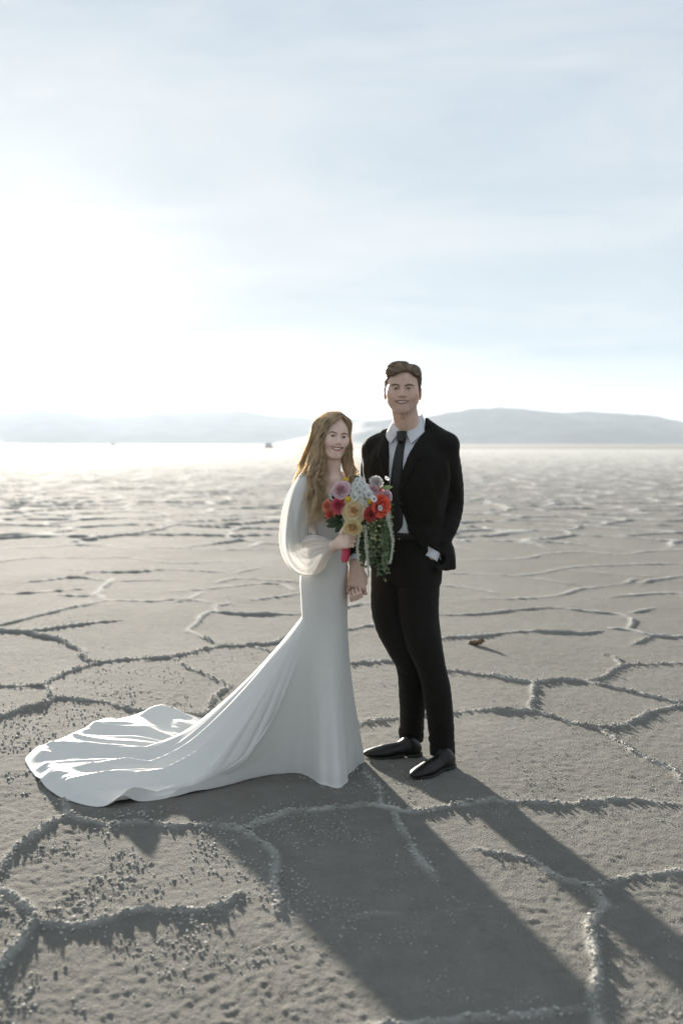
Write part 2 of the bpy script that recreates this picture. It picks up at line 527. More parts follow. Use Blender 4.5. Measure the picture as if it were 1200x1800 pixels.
# ================================================================== THE GROUND: a salt flat with raised crust ridges
# Ridges of the near crust, mapped on the ground (photo rows and columns of each bend, then height factor)
RIDGES = [
 (0.85, [(-60,1590),(0,1530),(20,1505),(60,1470),(95,1448),(120,1436),(150,1446),(200,1450),(250,1447),(300,1450),(350,1453),(410,1457),(435,1457),(460,1445),(500,1432),(560,1425),(600,1421),(650,1418),(668,1420),(700,1430),(740,1428),(790,1418),(870,1412),(930,1414),(1000,1413),(1080,1408),(1140,1413),(1200,1415),(1300,1425)]),
 (.8, [(435,1457),(455,1475),(475,1495),(490,1510),(485,1535),(483,1570),(490,1605)]),
 (.7, [(690,1432),(700,1455),(715,1480),(735,1510),(755,1530),(768,1552)]),
 (.6, [(668,1420),(665,1390),(650,1370),(640,1350)]),
 (1.0, [(-40,1545),(0,1562),(45,1590),(62,1612),(40,1640),(20,1665),(0,1700),(-40,1740)]),
 (0.8, [(62,1618),(100,1625),(150,1622),(200,1612),(250,1604),(300,1606),(350,1600),(390,1585),(430,1568)]),
 (.6, [(830,1492),(880,1500),(920,1510),(950,1530),(980,1545),(1010,1550),(1040,1558),(1080,1550),(1130,1540),(1200,1533),(1300,1525)]),
 (1.0, [(1040,1558),(1055,1580),(1060,1600),(1045,1625),(1040,1660),(1055,1690),(1058,1710),(1045,1740),(1040,1790),(1040,1840)]),
 (.7, [(640,1802),(690,1797),(800,1788),(900,1785),(1040,1775)]),
 (.25, [(600,1612),(650,1610),(700,1605)]),
 (.6, [(120,1436),(108,1412),(118,1390)]),
 (.9, [(-80,1275),(0,1260),(40,1248),(75,1238),(100,1228),(150,1230),(180,1233),(200,1240),(260,1250),(330,1255),(360,1258),(365,1245),(375,1232)]),
 (1.0, [(-60,1200),(0,1204),(50,1204),(75,1205),(90,1195),(130,1178),(180,1163),(240,1157),(300,1155),(340,1145),(390,1136),(440,1135),(490,1128),(505,1120),(560,1115)]),
 (.9, [(80,1205),(86,1215),(88,1226)]),
 (.8, [(300,1155),(320,1168),(345,1180),(380,1195),(400,1205),(380,1220),(365,1245)]),
 (1.1, [(-40,1104),(0,1108),(40,1112),(75,1118),(110,1125),(135,1140),(150,1158),(168,1163)]),
 (.9, [(30,1113),(80,1108),(130,1100),(215,1090)]),
 (1.0, [(-60,1115),(0,1100),(40,1090),(80,1080),(120,1070),(160,1062),(190,1056),(250,1057),(320,1054),(368,1060)]),
 (1.1, [(190,1056),(170,1045),(180,1035),(195,1022),(200,1018)]),
 (.7, [(100,1046),(165,1047)]),
 (.9, [(40,1023),(90,1019),(140,1015),(190,1022)]), (.6, [(200,1022),(300,1019)]),
 (.9, [(-40,1044),(0,1043),(60,1041),(150,1034)]),
 (.9, [(150,1009),(165,1005),(220,1006),(300,1001),(400,1007)]), (.7, [(100,1000),(150,1003)]),
 (.9, [(-40,992),(0,988),(60,981),(180,979),(210,978),(250,983),(310,990),(400,986)]),
 (.9, [(20,963),(100,959),(150,956),(220,962),(300,963),(400,966),(480,964)]),
 (.9, [(300,1060),(330,1054),(345,1047),(360,1042)]), (.7, [(300,1040),(400,1033)]),
 (1.0, [(330,1110),(345,1095),(355,1082),(375,1076),(440,1080),(530,1079)]), (1.0, [(330,1108),(350,1118),(372,1128)]),
 (.8, [(378,1065),(405,1060)]), (.8, [(378,1065),(385,1078)]),
 (.7, [(440,1055),(500,1048),(530,1043)]), (.9, [(370,1035),(420,1030),(470,1026),(500,1030),(520,1040)]),
 (.8, [(380,1025),(425,1017),(530,1024)]), (.8, [(415,1008),(460,998)]),
 (.5, [(440,1136),(485,1146)]),
 (.9, [(560,1172),(615,1168),(650,1166),(697,1165),(785,1178)]), (.8, [(600,1285),(630,1275),(660,1268),(700,1262),(795,1255)]),
 (.8, [(560,1112),(615,1107),(665,1100),(770,1124)]), (.8, [(540,1072),(615,1066),(650,1062),(770,1080)]),
 (1.0, [(770,1080),(830,1080),(900,1074),(965,1068),(1010,1073),(1075,1080),(1110,1088)]),
 (.9, [(770,1124),(800,1120),(850,1118),(900,1112),(960,1112),(1020,1114),(1050,1110)]),
 (1.0, [(1110,1088),(1111,1098),(1102,1106)]), (.9, [(1110,1078),(1145,1070)]), (.9, [(1070,1105),(1110,1110),(1140,1119),(1200,1120),(1280,1122)]),
 (.7, [(1110,1135),(1140,1121)]),
 (.9, [(785,1178),(830,1185),(880,1192),(935,1200),(980,1197),(1030,1198),(1060,1190),(1090,1172),(1130,1170),(1200,1166),(1290,1160)]),
 (1.0, [(1090,1172),(1085,1160),(1060,1152)]),
 (.9, [(1035,1200),(1080,1210),(1130,1220),(1175,1232),(1200,1236),(1280,1250)]),
 (.9, [(935,1200),(935,1225),(930,1250)]),
 (.8, [(795,1255),(850,1250),(900,1250),(940,1252),(990,1268),(1040,1280),(1070,1280),(1110,1272),(1150,1250),(1200,1240),(1290,1225)]),
 (1.0, [(1050,1284),(1080,1305),(1110,1325),(1150,1345),(1180,1358),(1200,1375),(1270,1410)]),
 (.8, [(845,1052),(930,1052),(985,1046),(1020,1035),(1060,1030),(1100,1025),(1115,1018)]), (.8, [(1125,1025),(1150,1020),(1200,1013),(1290,1004)]), (.8, [(1070,1050),(1150,1043),(1200,1043),(1290,1050)]),
 (.8, [(770,1008),(850,1010),(920,1012),(980,1002),(1030,995),(1140,991),(1280,988)]), (.7, [(930,1016),(1030,1030)]), (.7, [(1000,1002),(1150,1014)]),
 (.8, [(795,984),(910,983),(960,974),(1030,969),(1090,975),(1150,968),(1280,964)]), (.7, [(770,1030),(820,1033),(870,1043)]),
]
SEG = []
_gr = random.Random(3)
for hf, poly in RIDGES:
    P = np.array([GND(*p)[:2] for p in poly])
    n = max(4, int(np.linalg.norm(np.diff(P, axis=0), axis=1).sum() / 0.07))
    P = spline(P, n) if len(P) > 2 else P[0] + (P[1] - P[0]) * np.linspace(0, 1, n)[:, None]
    P = P + np.column_stack([noise2(P[:, 0] * 9, P[:, 1] * 9, 5), noise2(P[:, 0] * 9, P[:, 1] * 9, 6)]) * 0.022
    t = np.linspace(0, 1, n)
    ends = np.minimum(sstep(-0.02, 0.10, t), sstep(-0.02, 0.10, 1 - t)) * 0.45 + 0.55
    hh = hf * ends * (0.85 + 0.35 * noise2(P[:, 0] * 3.1, P[:, 1] * 3.1, 9))
    for i in range(n - 1):
        SEG.append((P[i], P[i + 1], hh[i], hh[i + 1]))

def voronoi_ridge(x, y, size, seed):
    """Distance (m) to the borders of jittered cells."""
    gx, gy = x / size, y / size
    ix, iy = np.floor(gx), np.floor(gy)
    d1 = np.full(x.shape, 9.0); d2 = np.full(x.shape, 9.0)
    z = np.zeros_like(ix)
    for a in (-1, 0, 1):
        for b in (-1, 0, 1):
            cx = ix + a + 0.5 + 0.44 * _hash(ix + a, iy + b, z, seed)
            cy_ = iy + b + 0.5 + 0.44 * _hash(ix + a, iy + b, z, seed + 1)
            d = np.hypot(gx - cx, gy - cy_)
            m = d < d1
            d2 = np.where(m, d1, np.minimum(d2, d))
            d1 = np.where(m, d, d1)
    return (d2 - d1) * size * 0.5

def ridge_field(x, y):
    """(distance to the nearest ridge, its height factor) at ground points."""
    x, y = np.asarray(x, float), np.asarray(y, float)
    D = np.full(x.shape, 1.0); H = np.zeros(x.shape)
    order = np.argsort(y, kind='stable')
    ys = y[order]
    for a, b, ha, hb in SEG:
        m = 0.22
        i0, i1 = np.searchsorted(ys, (min(a[1], b[1]) - m, max(a[1], b[1]) + m))
        I = order[i0:i1]
        if len(I) == 0:
            continue
        xx = x[I]
        I = I[(xx > min(a[0], b[0]) - m) & (xx < max(a[0], b[0]) + m)]
        if len(I) == 0:
            continue
        ab = b - a
        px, py = x[I] - a[0], y[I] - a[1]
        t = np.clip((px * ab[0] + py * ab[1]) / (ab @ ab), 0, 1)
        d = np.hypot(px - t * ab[0], py - t * ab[1])
        k = d < D[I]
        J = I[k]
        D[J] = d[k]
        H[J] = (ha + (hb - ha) * t)[k]
    # beyond the mapped ridges: free polygons
    wx = x + 0.35 * fbm2(x * 0.8, y * 0.8, 21, 3)
    wy = y + 0.35 * fbm2(x * 0.8, y * 0.8, 41, 3)
    v = voronoi_ridge(wx * 0.95, wy, 1.6, 77)
    far = np.maximum(sstep(13.5, 15.5, y), sstep(0.0, 0.5, np.abs(x) - (0.372 * y + 0.05)))
    far = np.maximum(far, sstep(2.45, 2.3, y))
    hv = far * (1.75 + 0.6 * noise2(x * 0.6, y * 0.6, 88))
    k = (v < D) & (hv > 0.05)
    D = np.where(k, v, D); H = np.where(k, hv, H)
    return D, H
def ground_z(x, y, fine=True):
    d, h = ridge_field(x, y)
    w = 0.0125 + 0.004 * noise2(x * 7, y * 7, 31) + np.maximum(0, 0.0030 * np.hypot(x, y) - 0.020)
    nr_ = sstep(8.0, 4.0, np.hypot(x, y))
    lump = 1 + (0.15 + 0.30 * nr_) * noise2(x * 24, y * 24, 12) + nr_ * (0.50 * noise2(x * 62, y * 62, 13) + 0.35 * noise2(x * 130, y * 130, 15))
    z = 0.0185 * h * lump * np.exp(-(d / w) ** 2)
    z += 0.0025 * h * np.exp(-(d / 0.09) ** 2)
    global LAST_RIDGE
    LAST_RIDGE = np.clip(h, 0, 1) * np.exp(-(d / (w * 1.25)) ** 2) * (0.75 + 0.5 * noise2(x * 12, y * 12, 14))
    z += 0.006 * fbm2(x * 0.9, y * 0.9, 51, 3)
    r = np.hypot(x, y)
    near = sstep(30, 8, r)
    clump = sstep(-0.1, 0.7, fbm2(x * 2.2, y * 2.2, 61, 3) + 0.35 * sstep(0.4, -0.6, x))
    z += near * 0.0014 * noise2(x * 42, y * 42, 71)
    z += near * clump * 0.004 * np.maximum(0, noise2(x * 60, y * 60, 72) - 0.1)
    z += near * 0.0012 * noise2(x * 95, y * 95, 73)
    return z
rings = [0.35, 0.9, 1.5]
r_ = 1.95
while r_ < 260:
    rings.append(r_)
    r_ *= 1.0035 if r_ < 9 else (1.0052 if r_ < 60 else 1.010)
while r_ < 11000:
    rings.append(r_)
    r_ *= 1.055
rings.append(11000)
ang = list(np.arange(-32, 32.001, 0.148)) + list(np.arange(36, 328 - 0.1, 4.0))
RR, AA = np.meshgrid(np.array(rings), np.radians(ang), indexing='ij')
GX, GY = RR * np.sin(AA), RR * np.cos(AA)
GZ = np.zeros_like(GX)
work = (RR < 265)
GZ[work] = ground_z(GX[work], GY[work])
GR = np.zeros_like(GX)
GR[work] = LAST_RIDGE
GZ *= sstep(262, 200, RR)
GV = np.stack([GX, GY, GZ], -1)
mb = MB()
mb.grid(GV.transpose(1, 0, 2), True)
V, Q = mb.out()
# close the small centre hole under the camera
cidx = len(V)
V = np.vstack([V, [[0, 0, 0]]])
nr = len(rings)
na = len(ang)
cQ = np.array([[i * nr, ((i + 1) % na) * nr, cidx, cidx] for i in range(na)])
me = mesh_np('salt_ground', V, Q[:, ::-1])
ctr = bmesh.new(); ctr.from_mesh(me); ctr.verts.ensure_lookup_table()
for i in range(na):
    ctr.faces.new((ctr.verts[i * nr], ctr.verts[cidx], ctr.verts[((i + 1) % na) * nr]))
ctr.to_mesh(me); ctr.free()

def salt_material(name, col, var, rough=0.55, bump=0.35, glow=0.0, ridge=False):
    m, nt, b, out = new_mat(name)
    L = nt.links.new
    tc = nt.nodes.new('ShaderNodeTexCoord')
    def nz(scale, det, ro=0.55):
        n = nt.nodes.new('ShaderNodeTexNoise')
        n.inputs['Scale'].default_value = scale
        n.inputs['Detail'].default_value = det
        n.inputs['Roughness'].default_value = ro
        L(tc.outputs['Object'], n.inputs['Vector'])
        return n.outputs['Fac']
    def ramp(src, stops):
        r = nt.nodes.new('ShaderNodeValToRGB')
        e = r.color_ramp.elements
        e[0].position, e[0].color = stops[0][0], rgb(stops[0][1])
        e[1].position, e[1].color = stops[-1][0], rgb(stops[-1][1])
        for p, c in stops[1:-1]:
            x = e.new(p); x.color = rgb(c)
        L(src, r.inputs['Fac'])
        return r.outputs['Color']
    c = np.array(col)
    big = ramp(nz(0.55, 5), [(0.3, c * (1 - var) * np.array((1.0, .985, .95))), (0.7, c * (1 + 0.5 * var))])
    mid = ramp(nz(9, 6, 0.65), [(0.25, (0.80, 0.79, 0.76)), (0.6, (1, 1, 1)), (0.8, (1.05, 1.05, 1.05))])
    fin = ramp(nz(140, 4, 0.7), [(0.25, (0.82, 0.82, 0.81)), (0.7, (1.04, 1.04, 1.04))])
    a = nt.nodes.new('ShaderNodeMixRGB'); a.blend_type = 'MULTIPLY'; a.inputs['Fac'].default_value = 1
    L(big, a.inputs['Color1']); L(mid, a.inputs['Color2'])
    d = nt.nodes.new('ShaderNodeMixRGB'); d.blend_type = 'MULTIPLY'; d.inputs['Fac'].default_value = 1
    L(a.outputs['Color'], d.inputs['Color1']); L(fin, d.inputs['Color2'])
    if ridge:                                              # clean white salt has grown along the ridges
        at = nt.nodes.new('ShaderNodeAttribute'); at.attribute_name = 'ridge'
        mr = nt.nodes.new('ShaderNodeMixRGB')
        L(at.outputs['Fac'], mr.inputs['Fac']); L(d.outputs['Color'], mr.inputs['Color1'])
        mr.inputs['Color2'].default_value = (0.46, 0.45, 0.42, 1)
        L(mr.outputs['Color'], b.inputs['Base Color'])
    else:
        L(d.outputs['Color'], b.inputs['Base Color'])
    b.inputs['Roughness'].default_value = rough
    b.inputs['Specular IOR Level'].default_value = 0.05
    b.inputs['Sheen Weight'].default_value = 0.078         # loose crystal dust scatters at grazing angles
    b.inputs['Sheen Roughness'].default_value = 0.62
    b.inputs['Sheen Tint'].default_value = (0.88, 0.95, 1.0, 1)
    h1 = nt.nodes.new('ShaderNodeMath'); h1.operation = 'ADD'
    L(nz(85, 7, 0.75), h1.inputs[0])
    vo = nt.nodes.new('ShaderNodeTexVoronoi'); vo.inputs['Scale'].default_value = 160
    L(tc.outputs['Object'], vo.inputs['Vector'])
    L(vo.outputs['Distance'], h1.inputs[1])
    bp = nt.nodes.new('ShaderNodeBump')
    bp.inputs['Strength'].default_value = bump
    bp.inputs['Distance'].default_value = 0.006
    L(h1.outputs[0], bp.inputs['Height'])
    L(bp.outputs['Normal'], b.inputs['Normal'])
    if glow:                                               # salt grains let light through
        tr = nt.nodes.new('ShaderNodeBsdfTranslucent')
        L(d.outputs['Color'], tr.inputs['Color'])
        mx = nt.nodes.new('ShaderNodeMixShader')
        mx.inputs['Fac'].default_value = glow
        L(b.outputs['BSDF'], mx.inputs[1]); L(tr.outputs['BSDF'], mx.inputs[2])
        L(mx.outputs['Shader'], out.inputs['Surface'])
    return m
M_SALT = salt_material('salt_crust', (0.186, 0.176, 0.156), 0.16, 0.97, 0.7, ridge=True)
M_NOD = salt_material('salt_nodules', (0.42, 0.41, 0.385), 0.10, 0.9, 0.2)
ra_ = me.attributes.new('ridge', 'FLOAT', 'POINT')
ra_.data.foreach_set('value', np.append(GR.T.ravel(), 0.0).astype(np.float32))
ground = obj('salt_ground', me, M_SALT)
ground['kind'] = 'structure'

# popcorn salt: nodules standing on the crust, and the crumbly tops of the ridges
ico = bmesh.new()
bmesh.ops.create_icosphere(ico, subdivisions=1, radius=1)
ico.verts.ensure_lookup_table()
IV = np.array([v.co[:] for v in ico.verts])
IF = np.array([[v.index for v in f.verts] for f in ico.faces])
ico.free()
def scatter(n, rmax):
    y = 2.05 + (rmax - 2.05) * rng.random(n * 3) ** 1.7
    x = (rng.random(n * 3) * 2 - 1) * (0.40 * y + 0.25)
    return x, y
NX, NY, NS = [], [], []
x, y = scatter(46000, 9.5)
left = sstep(0.6, -1.2, x)
dens = sstep(-0.15, 0.75, fbm2(x * 1.6, y * 1.6, 61, 4) + 0.5 * left * sstep(9, 6, y) - 0.15) * sstep(-0.35, 0.45, fbm2(x * 6.5, y * 6.5, 66, 3))
k = rng.random(len(x)) < dens * (0.85 - 0.55 * sstep(4.2, 7, y))
NX.append(x[k]); NY.append(y[k])
NS.append((0.0012 + 0.0044 * rng.random(k.sum()) ** 3.0) * (0.6 + 0.5 * left[k]) * (1 - 0.35 * sstep(4.5, 8, y[k])))
for a, b, ha, hb in SEG:                                  # crumbs along the ridges of the near crust
    mid = (a + b) / 2
    if not 1.8 < mid[1] < 7.5:
        continue
    n = rng.poisson(np.linalg.norm(b - a) * 300 * min(1.2, ha) * (0.35 + 0.65 * float(sstep(7.5, 4.5, mid[1]))))
    t = rng.random(n)[:, None]
    p = a + (b - a) * t + rng.normal(0, 0.011, (n, 2))
    NX.append(p[:, 0]); NY.append(p[:, 1])
    NS.append(0.0018 + 0.0052 * rng.random(n) ** 2.2)
NX, NY, NS = (np.concatenate(q) for q in (NX, NY, NS))
TRAIN = [(640,1341),(626,1349),(612,1372),(592,1386),(562,1379),(532,1360),(490,1362),(440,1372),(380,1388),(310,1403),(240,1413),(178,1421),(120,1409),(85,1390),(52,1354),(50,1330),(108,1301),(160,1279),(220,1263),(275,1256),(330,1266),(450,1288),(560,1310),(622,1326)]
def keep_clear(x, y):
    """No loose nodules where shoes and the dress hem press the crust."""
    ok = np.hypot(x - 0.40, y - 4.52) > 0.17
    ok &= np.hypot(x - 0.22, y - 4.70) > 0.15
    P = np.array([GND(*p)[:2] for p in TRAIN])
    ins = np.zeros(x.shape, bool)
    for (x0, y0), (x1, y1) in zip(P, np.roll(P, -1, 0)):
        ins ^= ((y0 > y) != (y1 > y)) & (x < (x1 - x0) * (y - y0) / (y1 - y0 + 1e-12) + x0)
    return ok & ~ins
k = keep_clear(NX, NY)
NX, NY, NS = NX[k], NY[k], NS[k]
NZ = ground_z(NX, NY)
n = len(NX)
SC = NS[:, None] * (0.8 + 0.5 * rng.random((n, 3))) * np.array([1.1, 1.1, 0.72])
th = rng.random(n) * 6.283
Vn = IV[None] * SC[:, None, :] * (1 + 0.24 * rng.normal(0, 1, (n, 12, 1)))
c_, s_ = np.cos(th)[:, None], np.sin(th)[:, None]
Vx, Vy = Vn[..., 0] * c_ - Vn[..., 1] * s_, Vn[..., 0] * s_ + Vn[..., 1] * c_
Vn = np.stack([Vx + NX[:, None], Vy + NY[:, None], Vn[..., 2] + (NZ + NS * 0.35)[:, None]], -1).reshape(-1, 3)
Fn = (IF[None] + (np.arange(n) * 12)[:, None, None]).reshape(-1, 3)
nod = obj('salt_crumbs', mesh_np('salt_crumbs', Vn, Fn), M_NOD)
tag(nod, 'loose popcorn-like salt crumbs scattered over the cracked crust and its ridges', 'salt')
nod['kind'] = 'stuff'

# ================================================================== FAR HILLS
M_HILL = mat_basic('hill_rock', (0.16, 0.14, 0.12), 0.9, 0.35, 0.004, 0.0)
def hill(name, Y, prof, depth, seed):
    P = np.array(prof, float)
    px = np.linspace(P[0, 0], P[-1, 0], 260)
    py = np.interp(px, P[:, 0], P[:, 1])
    X = (px - 600) / FPX * Y
    Hh = np.maximum(0, (HOR + 1 - py) / FPX * Y)
    t = np.linspace(-1, 1, 41)
    XX, TT = np.meshgrid(X, t, indexing='ij')
    env = np.clip(1 - np.abs(TT), 0, 1)
    rough = fbm2(XX / 420, TT * depth / 420, seed, 5)
    ZZ = Hh[:, None] * (env ** 1.15) * (1 + 0.30 * rough * (1 - env)) + Hh[:, None] * 0.035 * fbm2(XX / 130, TT * 3, seed + 5, 3) * env
    ZZ = np.maximum(ZZ, 0) - 1.0 * (env < 0.02)
    m = MB()
    m.grid(np.stack([XX, Y + TT * depth, ZZ], -1))
    V, Q = m.out()
    o = obj(name, mesh_np(name, V, Q), M_HILL)
    o['kind'] = 'structure'
    return o
hill('hill_near', 6400, [(480,781),(520,772),(560,764),(600,752),(640,742),(690,738),(740,735),(780,726),(830,719),(880,717),(930,722),(1000,724),(1060,725),(1100,728),(1150,731),(1180,737),(1200,742),(1270,752),(1350,768),(1420,781)], 900, 3)
hill('hill_far', 9200, [(-420,781),(-300,750),(-160,735),(-60,731),(0,729),(60,722),(130,726),(200,735),(280,728),(350,725),(420,724),(500,733),(560,735),(640,738),(760,748),(900,760),(1000,772),(1060,781)], 1300, 9)

# ================================================================== AIR
hz, nt, b, out = new_mat('haze_air')
nt.nodes.remove(b)
pv = nt.nodes.new('ShaderNodeVolumePrincipled')
pv.inputs['Color'].default_value = (0.74, 0.85, 0.97, 1)
pv.inputs['Density'].default_value = 4.6e-5
pv.inputs['Anisotropy'].default_value = 0.22
nt.links.new(pv.outputs['Volume'], out.inputs['Volume'])
bm = bmesh.new()
bmesh.ops.create_cube(bm, size=1)
for v in bm.verts:
    v.co = (v.co.x * 24000, v.co.y * 24000, -1.5 + (v.co.z + 0.5) * 330)
me = bpy.data.meshes.new('haze'); bm.to_mesh(me); bm.free()
haze = obj('haze', me, hz)
haze['kind'] = 'stuff'
haze['label'] = 'pale haze over the salt flat towards the hills'

# ================================================================== PEOPLE: shared pieces
def skin_material(name):
    m = mat_basic(name, (0.5, 0.35, 0.28), 0.5, 0.07, 60, 0.05, 500, attr='tint', spec=0.4)
    b = m.node_tree.nodes['Principled BSDF']
    b.inputs['Subsurface Weight'].default_value = 0.12
    b.inputs['Subsurface Radius'].default_value = (0.012, 0.005, 0.003)
    b.inputs['Subsurface Scale'].default_value = 0.6
    return m
M_SKIN = skin_material('skin')
M_TEETH = mat_basic('teeth', (0.86, 0.84, 0.79), 0.25, 0.04, 80)
M_EYEW = mat_basic('eye_white', (0.64, 0.62, 0.59), 0.2, 0.03, 90)
M_IRIS = mat_basic('iris_grey', (0.06, 0.065, 0.055), 0.15, 0.2, 300)
M_PUPIL = mat_basic('pupil', (0.01, 0.01, 0.01), 0.1, 0.0, 10)

def uv_sphere(c, r, R=None, nu=20, nv=12):
    th = np.linspace(0, 2 * math.pi, nu, endpoint=False)
    ph = np.linspace(0.02, math.pi - 0.02, nv)
    T, P = np.meshgrid(th, ph, indexing='ij')
    G = np.stack([np.sin(P) * np.cos(T), np.sin(P) * np.sin(T), np.cos(P)], -1) * np.asarray(r, float)
    if R is not None:
        G = G @ np.asarray(R).T
    m = MB()
    m.grid(G + np.asarray(c), True)
    return m.out()

class Head:
    """A head in its own frame: x to the viewer's right, y to the back, z up; unit 1 = 1 m before the scale s."""
    def __init__(self, O, R, s, p):
        self.O, self.R, self.s, self.p = np.asarray(O, float), R, s, p
    def __call__(self, x, y, z):
        return self.O + self.R @ (np.array([x * self.p.get('wide', 1), y, z], float) * self.s)
    def local(self, V):
        return ((V - self.O) @ self.R) / self.s / np.array([self.p.get('wide', 1), 1, 1])
    def mouth(self, t):
        """Point of the mouth line, t in -1..1."""
        p = self.p
        return np.array([t * p['mw'], -0.0865 + 0.016 * t * t, -0.0625 + p['smile'] * t * t])
    def build(self, F):
        H, s, R, p = self, self.s, self.R, self.p
        wd = p.get('wide', 1)
        e = lambda c, r, k=0.012, mode='add': F.ell(H(*c), np.array((r[0] * wd, r[1], r[2])) * s, R, k * s, mode)
        c = lambda a, b, ra, rb=None, k=0.01, mode='add': F.cap(H(*a), H(*b), ra * s, (rb if rb is not None else ra) * s, k * s, mode)
        e((0, 0.018, 0.048), (0.080, 0.100, 0.088))
        e((0, -0.028, -0.012), (0.0725 * p['face'], 0.068, 0.092), 0.03)
        e((0, -0.045, 0.045), (0.058, 0.042, 0.045), 0.03)              # forehead
        for S in (-1, 1):
            c((S * 0.053 * p['jaw'], -0.004, -0.050), (S * 0.022, -0.066, -0.100), 0.020, 0.015, 0.03)   # jaw line
            e((S * 0.046, -0.052, -0.016), (0.026, 0.030, 0.024), 0.03)  # cheekbone
            e((S * 0.037, -0.072, -0.036), (0.017, 0.016, 0.017), 0.018) # smiling cheek
            c((S * 0.050, -0.070, 0.026), (S * 0.010, -0.087, 0.023), 0.007 * p['brow'], 0.009 * p['brow'], 0.016)
        c((0, -0.070, -0.097), (0, -0.070, -0.102), 0.019 * p['chin'], None, 0.022)
        for S in (-1, 1):
            e((S * 0.031, -0.100, 0.006), (0.0185, 0.0195, 0.0135), 0.013, 'sub')
            e((S * 0.031, -0.0795, 0.006), (0.0160, 0.0148, 0.0138), 0.003)   # lids round the eyeball
        c((0, -0.086, 0.016), (0, -0.107, -0.024), 0.0068, 0.0105, 0.012)
        e((0, -0.108, -0.027), (0.0105, 0.0105, 0.009), 0.006)
        for S in (-1, 1):
            e((S * 0.0125, -0.0985, -0.030), (0.0078, 0.0095, 0.0068), 0.005)
            e((S * 0.0065, -0.1035, -0.037), (0.0035, 0.005, 0.003), 0.002, 'sub')
        e((0, -0.074, -0.060), (0.036, 0.020, 0.028), 0.02)              # muzzle
        T = np.linspace(-1, 1, 9)
        for a, b in zip(T[:-1], T[1:]):
            A, B = self.mouth(a), self.mouth(b)
            ga, gb = 1 - 0.72 * a * a, 1 - 0.72 * b * b
            c(A + (0, 0, 0.0075 * ga), B + (0, 0, 0.0075 * gb), 0.0046, None, 0.006)
            c(A + (0, 0.001, -0.0085 * ga), B + (0, 0.001, -0.0085 * gb), 0.0056, None, 0.006)
        for a, b in zip(T[:-1], T[1:]):
            A, B = self.mouth(a * 0.93), self.mouth(b * 0.93)
            ga, gb = (1 - 0.8 * a * a) * p.get('open', 1), (1 - 0.8 * b * b) * p.get('open', 1)
            c(A + (0, -0.008, 0), B + (0, -0.008, 0), 0.0060 * ga + 0.0008, 0.0060 * gb + 0.0008, 0.002, 'sub')
            c(A + (0, -0.001, 0), B + (0, -0.001, 0), 0.0060 * ga + 0.0008, 0.0060 * gb + 0.0008, 0.002, 'sub')
            c(A + (0, 0.006, 0), B + (0, 0.006, 0), 0.0058 * ga + 0.0008, 0.0058 * gb + 0.0008, 0.002, 'sub')
        for S in (-1, 1):                                                # eye opening
            c((S * 0.022, -0.099, 0.0052), (S * 0.041, -0.093, 0.0058), 0.0030 * p['eye'], 0.0026 * p['eye'], 0.0015, 'sub')
            c((S * 0.022, -0.092, 0.0052), (S * 0.040, -0.087, 0.0058), 0.0034 * p['eye'], 0.0030 * p['eye'], 0.0015, 'sub')
        if p.get('ears', True):
            for S in (-1, 1):
                Re = self.R @ rot(S * 24, 12, 0)
                F.ell(H(S * 0.083, 0.014, -0.014), np.array((0.007, 0.020, 0.035)) * s, Re, 0.006 * s)
                F.ell(H(S * 0.091, 0.006, -0.010), np.array((0.006, 0.009, 0.017)) * s, Re, 0.004 * s, 'sub')
    def colors(self, V, skin, lip, blush):
        L = self.local(V)
        C = np.tile(np.array(skin), (len(V), 1))
        n = noise3(V[:, 0] * 55, V[:, 1] * 55, V[:, 2] * 55, 4)[:, None]
        C = C * (1 + 0.05 * n)
        for S in (-1, 1):
            d = np.linalg.norm(L - np.array((S * 0.042, -0.075, -0.03)), axis=1)
            w = (0.55 * np.exp(-(d / 0.022) ** 2))[:, None]
            C = C * (1 - w) + np.array(blush) * w
        d = np.linalg.norm(L - np.array((0, -0.11, -0.03)), axis=1)
        w = (0.35 * np.exp(-(d / 0.014) ** 2))[:, None]
        C = C * (1 - w) + np.array(blush) * w
        T = np.linspace(-0.97, 0.97, 41)
        q = np.full(len(V), 1.0)
        near = np.nonzero((np.abs(L[:, 0]) < 0.05) & (L[:, 1] < -0.05) & (np.abs(L[:, 2] + 0.06) < 0.04))[0]
        for up in (0.0075, -0.0085):
            M = np.array([self.mouth(t) + np.array((0, 0, up * (1 - 0.72 * t * t))) for t in T])
            d = np.sqrt(((L[near][:, None, :] - M[None]) ** 2 * np.array((1, 0.25, 1))).sum(-1)).min(1)
            q[near] = np.minimum(q[near], d - (0.0048 if up > 0 else 0.0062))
        lipw = (0.85 * sstep(0.0012, -0.0006, q))[:, None]
        return C * (1 - lipw) + np.array(lip) * lipw
